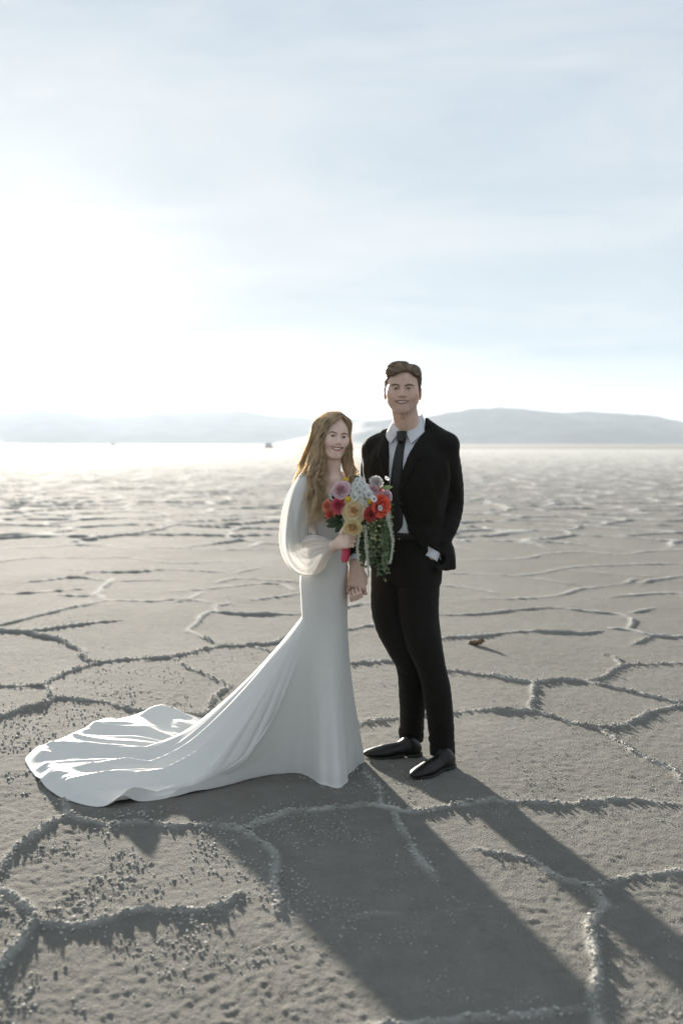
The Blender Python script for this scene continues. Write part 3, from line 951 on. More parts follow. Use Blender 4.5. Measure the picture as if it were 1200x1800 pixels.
    def extras(self, parent, hair_mat, F, brow=(0.0042, 0.0026), lash=0.0011):
        H, s, R = self, self.s, self.R
        def surf(x, z, off):
            """Point of the face skin at (x, z) of the head frame, lifted by off."""
            for y in np.arange(-0.13, -0.03, 0.0008):
                i = np.round((H(x, y, z) - F.lo) / F.h).astype(int)
                if F.D[tuple(i)] < 0:
                    break
            return H(x, y - off, z)
        for S in (-1, 1):
            c = H(S * 0.031, -0.0795, 0.006)
            V, Q = uv_sphere(c, 0.0122 * s, R)
            eye = part('eye', V, Q, M_EYEW, parent)
            gaze = H(S * 0.031 + self.p.get('gaze', 0), -0.0795 - 0.0108, 0.0062)
            V, Q = uv_sphere(gaze, np.array((0.0064, 0.0032, 0.0064)) * s, R, 16, 9)
            part('iris', V, Q, M_IRIS, eye)
            V, Q = uv_sphere(H(S * 0.031 + self.p.get('gaze', 0), -0.0795 - 0.0132, 0.0062), np.array((0.0027, 0.0014, 0.0027)) * s, R, 12, 7)
            part('pupil', V, Q, M_PUPIL, eye)
            m = MB()                                             # eyebrow: short hairs lying along the brow
            B = spline(np.array([surf(S * x, z, 0.0012) for x, z in ((0.0125, 0.0225), (0.020, 0.0247), (0.030, 0.0268), (0.040, 0.0275), (0.048, 0.0250), (0.054, 0.0205))]), 30)
            rr = np.random.default_rng(5 + S)
            for i in range(90):
                k = rr.integers(0, 24)
                off = R @ np.array((0, -0.0015, rr.normal(0, brow[1] * 0.6))) * s
                P = B[k:k + 6] + off
                m.tube(P, np.linspace(0.0009, 0.0004, len(P)) * s * brow[0] / 0.004, 3)
            V, Q = m.out()
            part('eyebrow', V, Q, hair_mat, parent, stuff=True)
            m = MB()
            L = spline(np.array([H(S * 0.019, -0.0935, 0.0075), H(S * 0.031, -0.0945, 0.0112), H(S * 0.044, -0.0865, 0.0082)]), 14)
            m.tube(L, np.array([0.5] + [1.0] * 12 + [0.5]) * lash * s, 5)
            V, Q = m.out()
            part('eyelashes', V, Q, hair_mat, parent)
        T = np.linspace(-0.88, 0.88, 15)
        g = 1 - 0.8 * T ** 2
        m = MB()
        top = np.array([H(*(self.mouth(t) + np.array((0, 0.0035, 0.0056 * gg)))) for t, gg in zip(T, g)])
        mid = np.array([H(*(self.mouth(t) + np.array((0, 0.0022, 0)))) for t in T])
        low = np.array([H(*(self.mouth(t) + np.array((0, 0.0045, -0.0030 * gg)))) for t, gg in zip(T, g)])
        m.grid(np.stack([top, mid, low], 1))
        V, Q = m.out()
        part('teeth', V, Q, M_TEETH, parent)

def comb(F, V, n, dirs, seg, step, r, seed, lift=0.0008):
    """n fine strands that start on the surface V of field F and follow the comb direction dirs(p) over it."""
    rr = np.random.default_rng(seed)
    m = MB()
    top = np.array(F.D.shape) - 2
    for i in rr.choice(len(V), n):
        p = V[i].copy()
        P = []
        for k in range(seg):
            q = np.clip(np.round((p - F.lo) / F.h).astype(int), 1, top)
            x, y, z = q
            D = F.D
            g = np.array([D[x + 1, y, z] - D[x - 1, y, z], D[x, y + 1, z] - D[x, y - 1, z], D[x, y, z + 1] - D[x, y, z - 1]], float)
            g /= np.linalg.norm(g) + 1e-9
            p = p - g * (float(D[x, y, z]) - lift)
            P.append(p.copy())
            d = dirs(p) + rr.normal(0, 0.12, 3)
            d -= g * (d @ g)
            p = p + d / (np.linalg.norm(d) + 1e-9) * step
        m.tube(np.array(P), r * rr.uniform(0.6, 1.3) * np.linspace(1, 0.35, seg), 3)
    return m.out()

def hand(F, wrist, knuck, across, palm_w, palm_t, fingers, thumb, k=0.006):
    """Palm from the wrist to the knuckle line plus five separate jointed fingers (lists of points)."""
    wrist, knuck, across = (np.asarray(q, float) for q in (wrist, knuck, across))
    for t in (-0.5, -0.17, 0.17, 0.5):
        F.cap(wrist + across * t * palm_w * 0.55, knuck + across * t * palm_w, palm_t * 0.95, palm_t * 0.85, 0.012)
    for fg in fingers:
        P, r = fg
        for i in range(len(P) - 1):
            F.cap(P[i], P[i + 1], r * (1 - 0.10 * i), r * (1 - 0.10 * (i + 1)), 0.003 if i else 0.005)
    P, r = thumb
    for i in range(len(P) - 1):
        F.cap(P[i], P[i + 1], r * (1 - 0.08 * i), r * (1 - 0.08 * (i + 1)), 0.004 if i else 0.010)

def loft_dist(Z, X, Y, tab, R, O):
    """Distance-like value to a body of elliptical rings; tab rows: z, cx, cy, rx, ry in the frame (R, O)."""
    tab = np.asarray(tab, float)
    tab = tab[np.argsort(tab[:, 0])]
    x, y = X - O[0], Y - O[1]
    lx, ly = x * R[0, 0] + y * R[1, 0], x * R[0, 1] + y * R[1, 1]
    f = [np.interp(Z, tab[:, 0], tab[:, i]).astype(np.float32) for i in range(1, 5)]
    qx, qy = (lx - f[0]) / f[2], (ly - f[1]) / f[3]
    q = (np.abs(qx) ** 2.3 + np.abs(qy) ** 2.3) ** (1 / 2.3)
    d = (q - 1) * np.minimum(f[2], f[3])
    return np.maximum(d, np.maximum(tab[0, 0] - Z, Z - tab[-1, 0]))
def smooth_tab(tab, n=40):
    tab = np.asarray(tab, float)
    return spline(tab, n)
def cloth_folds(amp, freq, seed, anis=(1, 1, 1)):
    def f(x, y, z):
        a = noise3(x * freq * anis[0], y * freq * anis[1], z * freq * anis[2], seed)
        b = noise3(x * freq * 2.1 * anis[0] + 3, y * freq * 2.1 * anis[1], z * freq * 2.1 * anis[2], seed + 3)
        return amp * (a + 0.4 * b)
    return f

# ================================================================== THE GROOM
GY = 4.55
groom = thing('person', 'tall man in a black suit, white shirt and dark tie, one hand in his pocket', 'person', tuple(np.array([0.36, 4.58, 0.0])))
M_SUIT = mat_basic('black_wool', (0.0105, 0.0092, 0.0075), 0.85, 0.25, 120, 0.25, 900, spec=0.2, sheen=0.06)
M_SHIRT = mat_basic('white_cotton', (0.70, 0.71, 0.74), 0.75, 0.04, 90, 0.15, 700, sheen=0.1, trans=0.15)
M_TIE = mat_basic('black_silk', (0.009, 0.0085, 0.007), 0.6, 0.2, 150, 0.1, 800)
M_SHOE = mat_basic('black_leather', (0.009, 0.008, 0.007), 0.40, 0.2, 60, 0.10, 300, spec=0.35)
M_SOLE = mat_basic('shoe_sole', (0.020, 0.017, 0.014), 0.7, 0.2, 60)
M_HAIR_G = mat_basic('brown_hair', (0.20, 0.145, 0.095), 0.55, 0.35, 90, 0.3, 400, trans=0.12)
M_BROW_G = mat_basic('brow_hair', (0.20, 0.14, 0.095), 0.7, 0.2, 90)
SKIN_G = (0.60, 0.41, 0.325)

RT = rot(-24)                                             # the chest is turned towards the bride
OT = W(716, 900, GY)
OT[2] = 0
def GT(x, y, z):
    """Point of the groom's torso frame."""
    return np.array([OT[0], OT[1], 0]) + RT @ np.array([x, y, 0.0]) + np.array([0, 0, z])
SHIRT = smooth_tab([(0.88, .005, .012, .150, .108), (1.00, .004, .008, .152, .105), (1.10, .002, .004, .155, .105), (1.20, 0, 0, .165, .112), (1.32, 0, 0, .178, .120),
                    (1.42, 0, .006, .176, .112), (1.49, 0, .016, .140, .088), (1.535, 0, .022, .085, .068), (1.56, 0, .022, .060, .060)])
JACK = SHIRT.copy()
JACK[:, 3:5] += 0.012
JACK = JACK[JACK[:, 0] < 1.53]
JACK[:, 3] += 0.012 * np.exp(-((JACK[:, 0] - 1.32) / .15) ** 2)
JACK[:, 3:5] += 0.020 * sstep(1.08, 0.88, JACK[:, 0])[:, None]

headG = Head(W(707.5, 687, 4.50), rot(-5, 0, 0.5), 0.865, dict(face=1.0, jaw=1.08, chin=1.15, brow=1.25, mw=0.0375, smile=0.0105, gaze=0.0, eye=0.85, wide=1.08, open=1.1))
# joints
sh_l, el_l, wr_l = W(781, 782, 4.50), W(793, 888, 4.56), W(757, 975, 4.47)
hd_l = W(746, 1000, 4.57)
sh_r, el_r, wr_r = W(661, 789, 4.62), W(652, 900, 4.66), W(627, 990, 4.46)

F = Field((-0.05, 4.2, 0.80), (0.62, 4.85, 1.90), 0.0034)
headG.build(F)
nk0, nk1 = headG(0, 0.012, -0.06), GT(0, 0.022, 1.50)
F.cap(nk0, nk1, 0.056, 0.060, 0.02)
F.cap(headG(0.02, 0.0, -0.10), GT(0.03, -0.01, 1.50), 0.042, 0.045, 0.015)
F.ell(headG(0, -0.046, -0.128), (0.011, 0.012, 0.014), None, 0.012)
T2 = SHIRT.copy(); T2[:, 3:5] -= 0.014; T2 = T2[T2[:, 0] < 1.53]
F.fn((-0.05, 4.2, 0.86), (0.62, 4.85, 1.60), lambda X, Y, Z: loft_dist(Z, X, Y, T2, RT, OT), 0.03)
F.chain([sh_r, el_r, wr_r], [0.045, 0.036, 0.026], 0.02)
F.chain([sh_l, el_l, wr_l, hd_l], [0.045, 0.036, 0.026, 0.03], 0.02)
# right hand, its back to the camera, closed round the bride's fingers
w0 = wr_r
kn = W(627, 1030, 4.40)
ac = np.array([1.0, 0.10, -0.28]); ac /= np.linalg.norm(ac)
fing = []
for i, (t, L) in enumerate(((-0.50, .92), (-0.17, 1.0), (0.17, .98), (0.5, .84))):
    b = kn + ac * t * 0.060
    d1 = np.array([0.02 * t, 0.020, -0.038 * L]); d2 = np.array([0.0, 0.036, -0.012]) * L; d3 = np.array([0.0, 0.012, 0.016]) * L
    fing.append(([b, b + d1, b + d1 + d2, b + d1 + d2 + d3], 0.0098))
th0 = wr_r + np.array([0.018, -0.004, -0.028])
hand(F, w0, kn, ac, 0.060, 0.0155, fing, ([th0, th0 + np.array([0.022, -0.012, -0.032]), th0 + np.array([0.020, -0.022, -0.060]), th0 + np.array([0.006, -0.028, -0.078])], 0.0108))
V, Q = F.nets()
body = part('body', V, Q, M_SKIN, groom)
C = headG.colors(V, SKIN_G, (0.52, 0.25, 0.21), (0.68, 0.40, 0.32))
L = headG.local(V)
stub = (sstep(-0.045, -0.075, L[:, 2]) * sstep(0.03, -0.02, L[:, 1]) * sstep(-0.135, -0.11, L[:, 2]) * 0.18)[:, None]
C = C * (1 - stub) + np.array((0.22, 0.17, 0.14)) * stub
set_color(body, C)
headG.extras(body, M_BROW_G, F, brow=(0.0046, 0.0027), lash=0.0015)

# hair: short at the sides, combed up and over from a side parting
F = Field(headG.O - 0.16, headG.O + 0.18, 0.0025)
Hh = headG
F.ell(Hh(0, 0.020, 0.052), np.array((0.0955, 0.1085, 0.0925)) * Hh.s, Hh.R, 0)
F.ell(Hh(-0.014, -0.030, 0.106), np.array((0.066, 0.066, 0.042)) * Hh.s, Hh.R, 0.025)
F.ell(Hh(-0.034, -0.050, 0.098), np.array((0.050, 0.046, 0.036)) * Hh.s, Hh.R, 0.02)
F.ell(Hh(0.054, -0.010, 0.086), np.array((0.036, 0.074, 0.046)) * Hh.s, Hh.R, 0.012)
F.cap(Hh(0.026, -0.11, 0.132), Hh(0.034, 0.03, 0.150), 0.005 * Hh.s, None, 0.012, 'sub')
def hairline(X, Y, Z):
    P = np.stack(np.broadcast_arrays(X - Hh.O[0], Y - Hh.O[1], Z - Hh.O[2]), -1) @ Hh.R / Hh.s / np.array([Hh.p['wide'], 1, 1])
    x, y, z = P[..., 0], P[..., 1], P[..., 2]
    ax = np.abs(x)
    front = 0.083 - 0.12 * np.clip(ax - 0.036, 0, 1) + 0.012 * np.sin(x * 40 + 1.0)
    zl = np.interp(y, [-0.11, -0.062, -0.045, -0.030, -0.014, -0.004, 0.03, 0.06, 0.10], [0.0, 0.0, 0.02, -0.030, -0.034, 0.010, 0.006, -0.060, -0.078])
    zl = np.where((y < -0.045), front, np.where(y < -0.030, np.minimum(front, 0.05 - (y + 0.045) * 4.5), zl))
    return ((zl - z) * 0.6 * Hh.s).astype(np.float32)
F.fn(Hh.O - 0.2, Hh.O + 0.2, hairline, 0.006, 'and')
F.warp(lambda x, y, z: 0.0011 * noise3(x * 190 + z * 60, y * 22, z * 90, 8) + 0.0012 * noise3(x * 420, y * 40, z * 200, 9))
V, Q = F.nets()
hair = part('hair', V, Q, M_HAIR_G, groom)
def comb_g(p):
    q = Hh.local(p)
    side = 1.0 if q[0] > 0.030 else -1.0
    top = float(sstep(0.04, 0.09, q[2]))
    d = np.array([side * 0.75 * top, 0.55 + 0.3 * top, 0.35 * top - 1.0 * (1 - top)])
    return Hh.R @ d
V, Q = comb(F, V, 1500, comb_g, 9, 0.0045, 0.0010, 11)
part('combed_locks', V, Q, M_HAIR_G, hair, stuff=True)

# shirt
F = Field((0.02, 4.25, 0.86), (0.56, 4.85, 1.62), 0.006)
S2 = SHIRT
F.fn((-0.05, 4.2, 0.86), (0.6, 4.85, 1.60), lambda X, Y, Z: loft_dist(Z, X, Y, S2[S2[:, 0] < 1.51], RT, OT), 0)
F.warp(cloth_folds(0.003, 22, 5, (1, 1, .35)))
V, Q = F.nets()
shirt = part('shirt', V, Q, M_SHIRT, groom)
def torso_front(x, z, off=0.0, tab=SHIRT):
    cx, cy_, rx, ry = (np.interp(z, tab[:, 0], tab[:, i]) for i in range(1, 5))
    q = min(abs((x - cx) / rx), 0.995)
    return GT(x, cy_ - ry * (1 - q ** 2.3) ** (1 / 2.3) - off, z)
def sheet(name, rows, mat, parent, off, thick=0.004, tab=SHIRT, nx=9):
    """A cloth panel lying on the front of the torso: rows of (z, x0, x1[, extra offset])."""
    rows = spline(np.array([(r + (0,))[:4] if len(r) == 3 else r for r in rows], float), max(12, len(rows) * 5))
    A, B = [], []
    for z, x0, x1, ex in rows:
        xs = np.linspace(x0, x1, nx)
        A.append([torso_front(x, z, off + ex + thick * (1 - (2 * i / (nx - 1) - 1) ** 6), tab) for i, x in enumerate(xs)])
        B.append([torso_front(x, z, off + ex - 0.006, tab) for x in xs])
    A, B = np.array(A), np.array(B)
    m = MB()
    ring = np.concatenate([A, B[:, ::-1]], 1)
    m.grid(ring.transpose(1, 0, 2), True)
    m.grid(np.stack([A[0], B[0]], 0)); m.grid(np.stack([B[-1], A[-1]], 0))
    V, Q = m.out()
    return part(name, V, Q, mat, parent)
# collar: a stand round the neck and two pointed leaves
m = MB()
th = np.radians(np.linspace(-62, 242, 40))
nc, nt_ = GT(0.0, 0.012, 0), None
rowsC = []
for f, rr_, dz in ((0, 0.070, -0.012), (0.5, 0.067, 0.016), (1, 0.064, 0.044)):
    z = 1.541 + dz + 0.010 * np.cos(th) + 0.022 * np.sin(th - 0.0) * (0.8 if f else 0.4)
    rowsC.append(np.stack([nc[0] + (RT @ np.array([np.cos(th) * rr_ * 0.98, np.sin(th) * rr_ * 1.0, th * 0]))[0], nc[1] + (RT @ np.array([np.cos(th) * rr_ * 0.98, np.sin(th) * rr_, th * 0]))[1], z], -1))
m.grid(np.array(rowsC).transpose(1, 0, 2))
m.grid((np.array(rowsC) + (np.array(rowsC) - np.array([nc[0], nc[1], 0])) * np.array([0.05, 0.05, 0])).transpose(1, 0, 2)[::-1])
V, Q = m.out()
collar = part('collar', V, Q, M_SHIRT, shirt)
for S in (-1, 1):
    a = GT(S * 0.066, 0.005, 1.596 + (0.018 if S > 0 else 0)); b = GT(S * 0.012, -0.064, 1.532); c = GT(S * 0.048, -0.092, 1.478); d = GT(S * 0.090, -0.030, 1.530)
    G = np.array([[(1 - u) * ((1 - v) * a + v * b) + u * ((1 - v) * d + v * c) + RT @ np.array([S * 0.006, -0.010, 0]) * math.sin(math.pi * v) * 1.0 for u in np.linspace(0, 1, 8)] for v in np.linspace(0, 1, 10)])
    m = MB()
    n_ = RT @ np.array([S * 0.4, -0.9, 0.2]) * 0.004
    m.grid(G); m.grid((G + n_)[:, ::-1])
    m.grid(np.stack([G[:, -1], G[:, -1] + n_], 0)); m.grid(np.stack([G[-1], G[-1] + n_], 0)); m.grid(np.stack([G[0], G[0] + n_], 0))
    V, Q = m.out()
    part('collar_leaf', V, Q, M_SHIRT, shirt)
for z in (1.42, 1.33, 1.05):
    V, Q = uv_sphere(torso_front(0.0, z, 0.004), (0.0055, 0.0055, 0.0055), None, 10, 6)
    part('shirt_button', V, Q, M_SHIRT, shirt)
# tie
tie = sheet('tie', [(1.500, -0.018, 0.016), (1.44, -0.023, 0.018), (1.36, -0.031, 0.019), (1.27, -0.040, 0.020), (1.18, -0.046, 0.018), (1.11, -0.048, 0.014), (1.075, -0.022, -0.014)], M_TIE, groom, 0.006, 0.006)
F = Field(GT(0, -0.07, 1.50) - 0.06, GT(0, -0.07, 1.50) + 0.06, 0.0025)
F.fn(GT(0, -0.07, 1.50) - 0.06, GT(0, -0.07, 1.50) + 0.06, lambda X, Y, Z: loft_dist(Z, X, Y, [(1.485, 0, -0.100, .014, .012), (1.508, 0, -0.090, .021, .016), (1.533, 0, -0.076, .024, .016)], RT, OT), 0)
V, Q = F.nets()
part('tie_knot', V, Q, M_TIE, tie)

# jacket: open front, one continuous shell with both sleeves
F = Field((-0.03, 4.18, 0.86), (0.66, 4.92, 1.62), 0.005)
F.fn((-0.05, 4.1, 0.80), (0.7, 4.95, 1.60), lambda X, Y, Z: loft_dist(Z, X, Y, JACK[JACK[:, 0] > 0.893], RT, OT), 0)
F.cap(GT(-0.075, 0.03, 1.522), sh_r + (0.006, 0, 0.012), 0.036, 0.052, 0.03)
F.cap(GT(0.070, 0.03, 1.560), sh_l + (-0.006, 0, 0.012), 0.036, 0.052, 0.03)
F.ell(sh_l + (0.004, 0, 0.004), (0.062, 0.066, 0.054), None, 0.012)
F.ell(sh_r + (-0.004, 0, 0.004), (0.062, 0.066, 0.054), None, 0.012)
F.chain([sh_r + (0.002, 0, -0.005), (sh_r + el_r) / 2 + (-0.002, 0, 0), el_r, (el_r + wr_r) / 2 + (0, 0, 0.004), wr_r + (0.003, 0.01, 0.036)], [0.062, 0.058, 0.053, 0.047, 0.041], 0.02, smooth=16)
F.chain([sh_l + (-0.002, 0, -0.005), (sh_l + el_l) / 2 + (0.008, 0, 0), el_l, (el_l + wr_l) / 2 + (0.012, 0, 0), wr_l + (0.016, 0.022, 0.022)], [0.062, 0.061, 0.057, 0.053, 0.046], 0.02, smooth=16)
# skirt of the jacket pushed back behind the pocketed wrist
F.chain([GT(0.125, 0.02, 1.06), GT(0.150, 0.045, 0.98), GT(0.163, 0.055, 0.90)], [0.045, 0.050, 0.050], 0.03)
def open_front(X, Y, Z):
    x, y = X - OT[0], Y - OT[1]
    lx, ly = x * RT[0, 0] + y * RT[1, 0], x * RT[0, 1] + y * RT[1, 1]
    zz = np.broadcast_to(Z, np.broadcast_shapes(lx.shape, Z.shape))
    xr = np.interp(zz, [0.86, 0.92, 1.00, 1.08, 1.20, 1.26, 1.34, 1.42, 1.52, 1.60], [0.168, 0.160, 0.115, 0.046, 0.006, 0.004, 0.016, 0.040, 0.082, 0.085])
    xl = np.interp(zz, [0.86, 1.00, 1.08, 1.20, 1.30, 1.42, 1.52, 1.60], [-0.090, -0.060, -0.046, -0.040, -0.042, -0.050, -0.072, -0.078])
    gate = np.maximum(lx - xr, xl - lx)
    gate = np.maximum(gate, ly - 0.02)
    ds = loft_dist(Z, X, Y, SHIRT, RT, OT)
    return np.maximum(gate, -(ds + 0.008))
F.fn((-0.05, 4.1, 0.80), (0.7, 4.95, 1.66), open_front, 0.004, 'sub')
F.fn((-0.05, 4.1, 0.80), (0.7, 4.95, 1.66), lambda X, Y, Z: loft_dist(Z, X, Y, [(1.44, 0, 0.015, .060, .055), (1.50, 0, .015, .068, .066), (1.56, 0, .015, .072, .072), (1.62, 0, .015, .076, .076)], RT, OT), 0.004, 'sub')
F.fn((-0.05, 4.1, 0.80), (0.7, 4.95, 1.66), lambda X, Y, Z: 0.900 + 0.03 * (X - 0.4) - Z + 0 * (X + Y), 0.003, 'and')
# cuffs end cleanly
for wr, el, e in ((wr_r, el_r, 0.030), (wr_l, el_l, 0.020)):
    d = (wr - el) / np.linalg.norm(wr - el)
    c0 = wr - d * e
    F.fn(wr - 0.075, wr + 0.075, lambda X, Y, Z, c0=c0, d=d, wr=wr: np.maximum((c0[0] - X) * d[0] + (c0[1] - Y) * d[1] + (c0[2] - Z) * d[2], np.sqrt((X - wr[0]) ** 2 + (Y - wr[1]) ** 2 + (Z - wr[2]) ** 2) - 0.068), 0.003, 'sub')
F.warp(lambda x, y, z: cloth_folds(0.0045, 11, 15, (1, 1, .6))(x, y, z) + 0.0028 * noise3(x * 30, y * 30, z * 16 + x * 22, 17) + 0.0045 * noise3((x + z) * 20, y * 9, (z - 0.7 * x) * 24, 19) * sstep(1.30, 1.1, z))
V, Q = F.nets()
jacket = part('jacket', V, Q, M_SUIT, groom)
# lapels lie on the fronts
JT = JACK
sheet('lapel', [(1.500, 0.084, 0.106), (1.46, 0.060, 0.110), (1.415, 0.042, 0.112), (1.40, 0.038, 0.092), (1.34, 0.019, 0.062), (1.27, 0.007, 0.026), (1.23, 0.007, 0.011)], M_SUIT, jacket, 0.004, 0.005, JT)
sheet('lapel', [(1.500, -0.102, -0.074), (1.46, -0.106, -0.060), (1.415, -0.106, -0.053), (1.40, -0.088, -0.050), (1.34, -0.074, -0.045), (1.27, -0.056, -0.043), (1.23, -0.046, -0.043)], M_SUIT, jacket, 0.004, 0.005, JT)
V, Q = uv_sphere(torso_front(0.020, 1.205, 0.010, JT), (0.009, 0.009, 0.009), None, 12, 7)
part('jacket_button', V, Q, M_SUIT, jacket)
# shirt cuffs
for wr, el, hd_, e0, e1, r in ((wr_r, el_r, kn, -0.040, 0.000, 0.036), (wr_l, el_l, hd_l, -0.034, 0.022, 0.037)):
    d = (wr - el) / np.linalg.norm(wr - el)
    m = MB()
    P = np.array([wr + d * t for t in np.linspace(e0, e1, 6)])
    m.tube(P, [r, r, r, r, r, r * 0.99], 22)
    m.tube(P[::-1], r - 0.003, 22)
    V, Q = m.out()
    part('shirt_cuff', V, Q, M_SHIRT, shirt)

# trousers
hipR, kneR, ankR = W(683, 1005, 4.60), W(719, 1168, 4.53), W(722, 1297, 4.69)
hipL, kneL, ankL = W(736, 1005, 4.52), W(756, 1168, 4.45), W(777, 1318, 4.50)
F = Field((0.05, 4.25, 0.03), (0.62, 4.90, 1.11), 0.005)
F.fn((0, 4.2, 0.8), (0.65, 4.9, 1.1), lambda X, Y, Z: loft_dist(Z, X, Y, smooth_tab([(0.85, -.005, .012, .150, .108), (0.95, -.004, .010, .156, .112), (1.02, .003, .008, .154, .108), (1.075, .002, .006, .157, .108)]), RT, OT), 0)
F.chain([hipR + (0.010, 0, 0.0), W(687, 1080, 4.57), W(706, 1130, 4.54), kneR, W(723, 1215, 4.57), W(723, 1260, 4.64), ankR, W(721, 1312, 4.69)], [0.100, 0.090, 0.079, 0.067, 0.064, 0.061, 0.060, 0.064], 0.03, smooth=30)
F.chain([hipL + (-0.004, 0, 0), W(736, 1080, 4.49), W(745, 1130, 4.46), kneL, W(766, 1205, 4.45), W(773, 1260, 4.47), ankL, W(778, 1338, 4.50)], [0.100, 0.090, 0.080, 0.068, 0.065, 0.061, 0.058, 0.062], 0.03, smooth=30)
F.fn((0, 4.2, 0), (0.7, 4.6, 0.2), lambda X, Y, Z: 0.052 - 0.55 * (Y - ankL[1]) * 0.35 - Z + 0 * X, 0.003, 'and') if False else None
for (c, z0) in ((ankR, 0.046), (ankL, 0.042)):
    F.fn((c[0] - 0.1, c[1] - 0.1, 0.0), (c[0] + 0.1, c[1] + 0.1, 0.15), lambda X, Y, Z, c=c, z0=z0: np.maximum(Z - (z0 - 0.16 * (Y - c[1]) * 1.0), np.hypot(X - c[0], Y - c[1]) - 0.095 + 0 * Z), 0.003, 'sub')
def trouser_folds(x, y, z):
    w = sstep(0.55, 0.40, z) * sstep(0.30, 0.42, z) + sstep(0.26, 0.10, z)
    return cloth_folds(0.0035, 10, 25, (1, 1, .45))(x, y, z) + 0.0085 * w * (0.5 - np.abs(noise3(x * 10, y * 10, z * 26 + x * 12, 29)))
F.warp(trouser_folds)
V, Q = F.nets()
trousers = part('trousers', V, Q, M_SUIT, groom)
# belt line: a plain dark waistband, proud of the cloth
m = MB()
th = np.linspace(0, 2 * math.pi, 64, endpoint=False)
ring = lambda z, o: np.array([GT(.002 + (0.157 + o) * np.sign(np.cos(t)) * abs(np.cos(t)) ** (2 / 2.3), .006 + (0.108 + o) * np.sign(np.sin(t)) * abs(np.sin(t)) ** (2 / 2.3), z) for t in th])
m.grid(np.stack([ring(1.040, 0.0), ring(1.041, 0.005), ring(1.074, 0.005), ring(1.076, 0.0)], 1), True)
V, Q = m.out()
part('belt', V, Q, M_SHOE, trousers)

# shoes
def shoe(toe, heel, ank):
    d = toe - heel; d[2] = 0
    Lh = np.linalg.norm(d); d /= Lh
    n = np.array([-d[1], d[0], 0])
    up = np.array([0, 0, 1.0])
    P = lambda a, b, c: heel + d * a * Lh + n * b + up * c
    root_lo = np.minimum(toe, heel) - 0.09; root_lo[2] = -0.01
    F = Field(root_lo, np.maximum(toe, heel) + np.array([0.09, 0.09, 0.18]), 0.003)
    R = np.column_stack([d, n, up])
    F.ell(P(0.19, 0, 0.042), (0.050, 0.033, 0.042), R, 0)
    F.ell(P(0.50, 0, 0.034), (0.095, 0.034, 0.028), R, 0.03)
    F.ell(P(0.75, 0, 0.026), (0.072, 0.040, 0.021), R, 0.03)
    F.ell(P(0.90, 0, 0.022), (0.042, 0.028, 0.015), R, 0.02)
    F.cap(P(0.22, 0, 0.048), P(0.24, 0, 0.070), 0.034, 0.034, 0.02)
    F.cap(P(0.30, 0, 0.050), P(0.66, 0, 0.036), 0.032, 0.023, 0.02)
    F.fn(root_lo, np.maximum(toe, heel) + 0.2, lambda X, Y, Z: (0.016 - Z) + 0 * (X + Y), 0.003, 'and')
    V, Q = F.nets()
    up_ = part('shoe', V, Q, M_SHOE, groom)
    F = Field(root_lo, np.maximum(toe, heel) + np.array([0.09, 0.09, 0.06]), 0.003)
    def plan(X, Y, Z):
        a = ((X - heel[0]) * d[0] + (Y - heel[1]) * d[1]) / Lh
        b = (X - heel[0]) * n[0] + (Y - heel[1]) * n[1]
        w = np.interp(a, [-0.02, 0.02, 0.12, 0.40, 0.72, 0.90, 1.0, 1.02], [0.001, 0.022, 0.036, 0.034, 0.046, 0.034, 0.012, 0.001])
        zb = np.where(a < 0.28, 0.0, np.where(a < 0.34, 0.014, np.interp(a, [0.34, 0.6, 0.8, 1.02], [0.012, 0.002, 0.0, 0.010])))
        return np.maximum(np.maximum(np.abs(b) - w, np.maximum(zb - Z, Z - np.where(a < 0.3, 0.022, zb + 0.013))), np.maximum(-0.015 - a, a - 1.015) * Lh)
    F.fn(root_lo, np.maximum(toe, heel) + 0.2, plan, 0)
    V, Q = F.nets()
    part('sole', V, Q, M_SOLE, up_)
    m = MB()                                              # laces
    for a in (0.44, 0.50, 0.56):
        m.tube(spline(np.array([P(a, -0.022, 0.058 - (a - 0.44) * 0.10), P(a + 0.01, 0, 0.0700 - (a - 0.44) * 0.12), P(a, 0.022, 0.058 - (a - 0.44) * 0.10)]), 8), 0.0018, 5)
    V, Q = m.out()
    part('laces', V, Q, M_SOLE, up_)
tR, hR = GND(644, 1333), GND(741, 1330)
tL, hL = GND(727, 1371), GND(797, 1348)
shoe(tR, hR, ankR)
shoe(tL, hL, ankL)

# ================================================================== THE BRIDE
bride = thing('person', 'smiling woman in a long white gown with a train, wavy light brown hair, holding flowers', 'person', (-0.075, 4.48, 0.0))
M_GOWN = mat_basic('ivory_crepe', (0.68, 0.665, 0.63), 0.68, 0.02, 40, 0.10, 60, sheen=0.2, spec=0.22, trans=0.10)
M_SHEER = mat_basic('sheer_chiffon', (0.80, 0.79, 0.76), 0.75, 0.03, 60, 0.0, sheen=0.3, trans=0.5, alpha=0.80, spec=0.1)
M_HAIR_B = mat_basic('light_brown_hair', (0.90, 0.78, 0.60), 0.5, 0.22, 45, 0.0, trans=0.72)
M_BROW_B = mat_basic('brown_brow', (0.26, 0.185, 0.13), 0.6, 0.2, 90)
SKIN_B = (0.76, 0.56, 0.46)
headB = Head(W(584.5, 768.5, 4.42), rot(21, 2, 6), 0.80, dict(face=0.97, jaw=0.90, chin=0.82, brow=0.8, mw=0.0405, smile=0.0165, gaze=-0.002, eye=1.35, wide=1.03, open=1.4, ears=False))
BY = 4.48
shB_r = W(545, 850, 4.40)          # her right shoulder, nearer the camera
elB_r = W(527, 948, 4.40)
wrB_r = W(585, 960, 4.25)
shB_l, elB_l, wrB_l = W(598, 850, 4.58), W(612, 935, 4.56), W(625, 1005, 4.47)
F = Field((-0.30, 4.10, 0.75), (0.14, 4.75, 1.66), 0.0033)
headB.build(F)
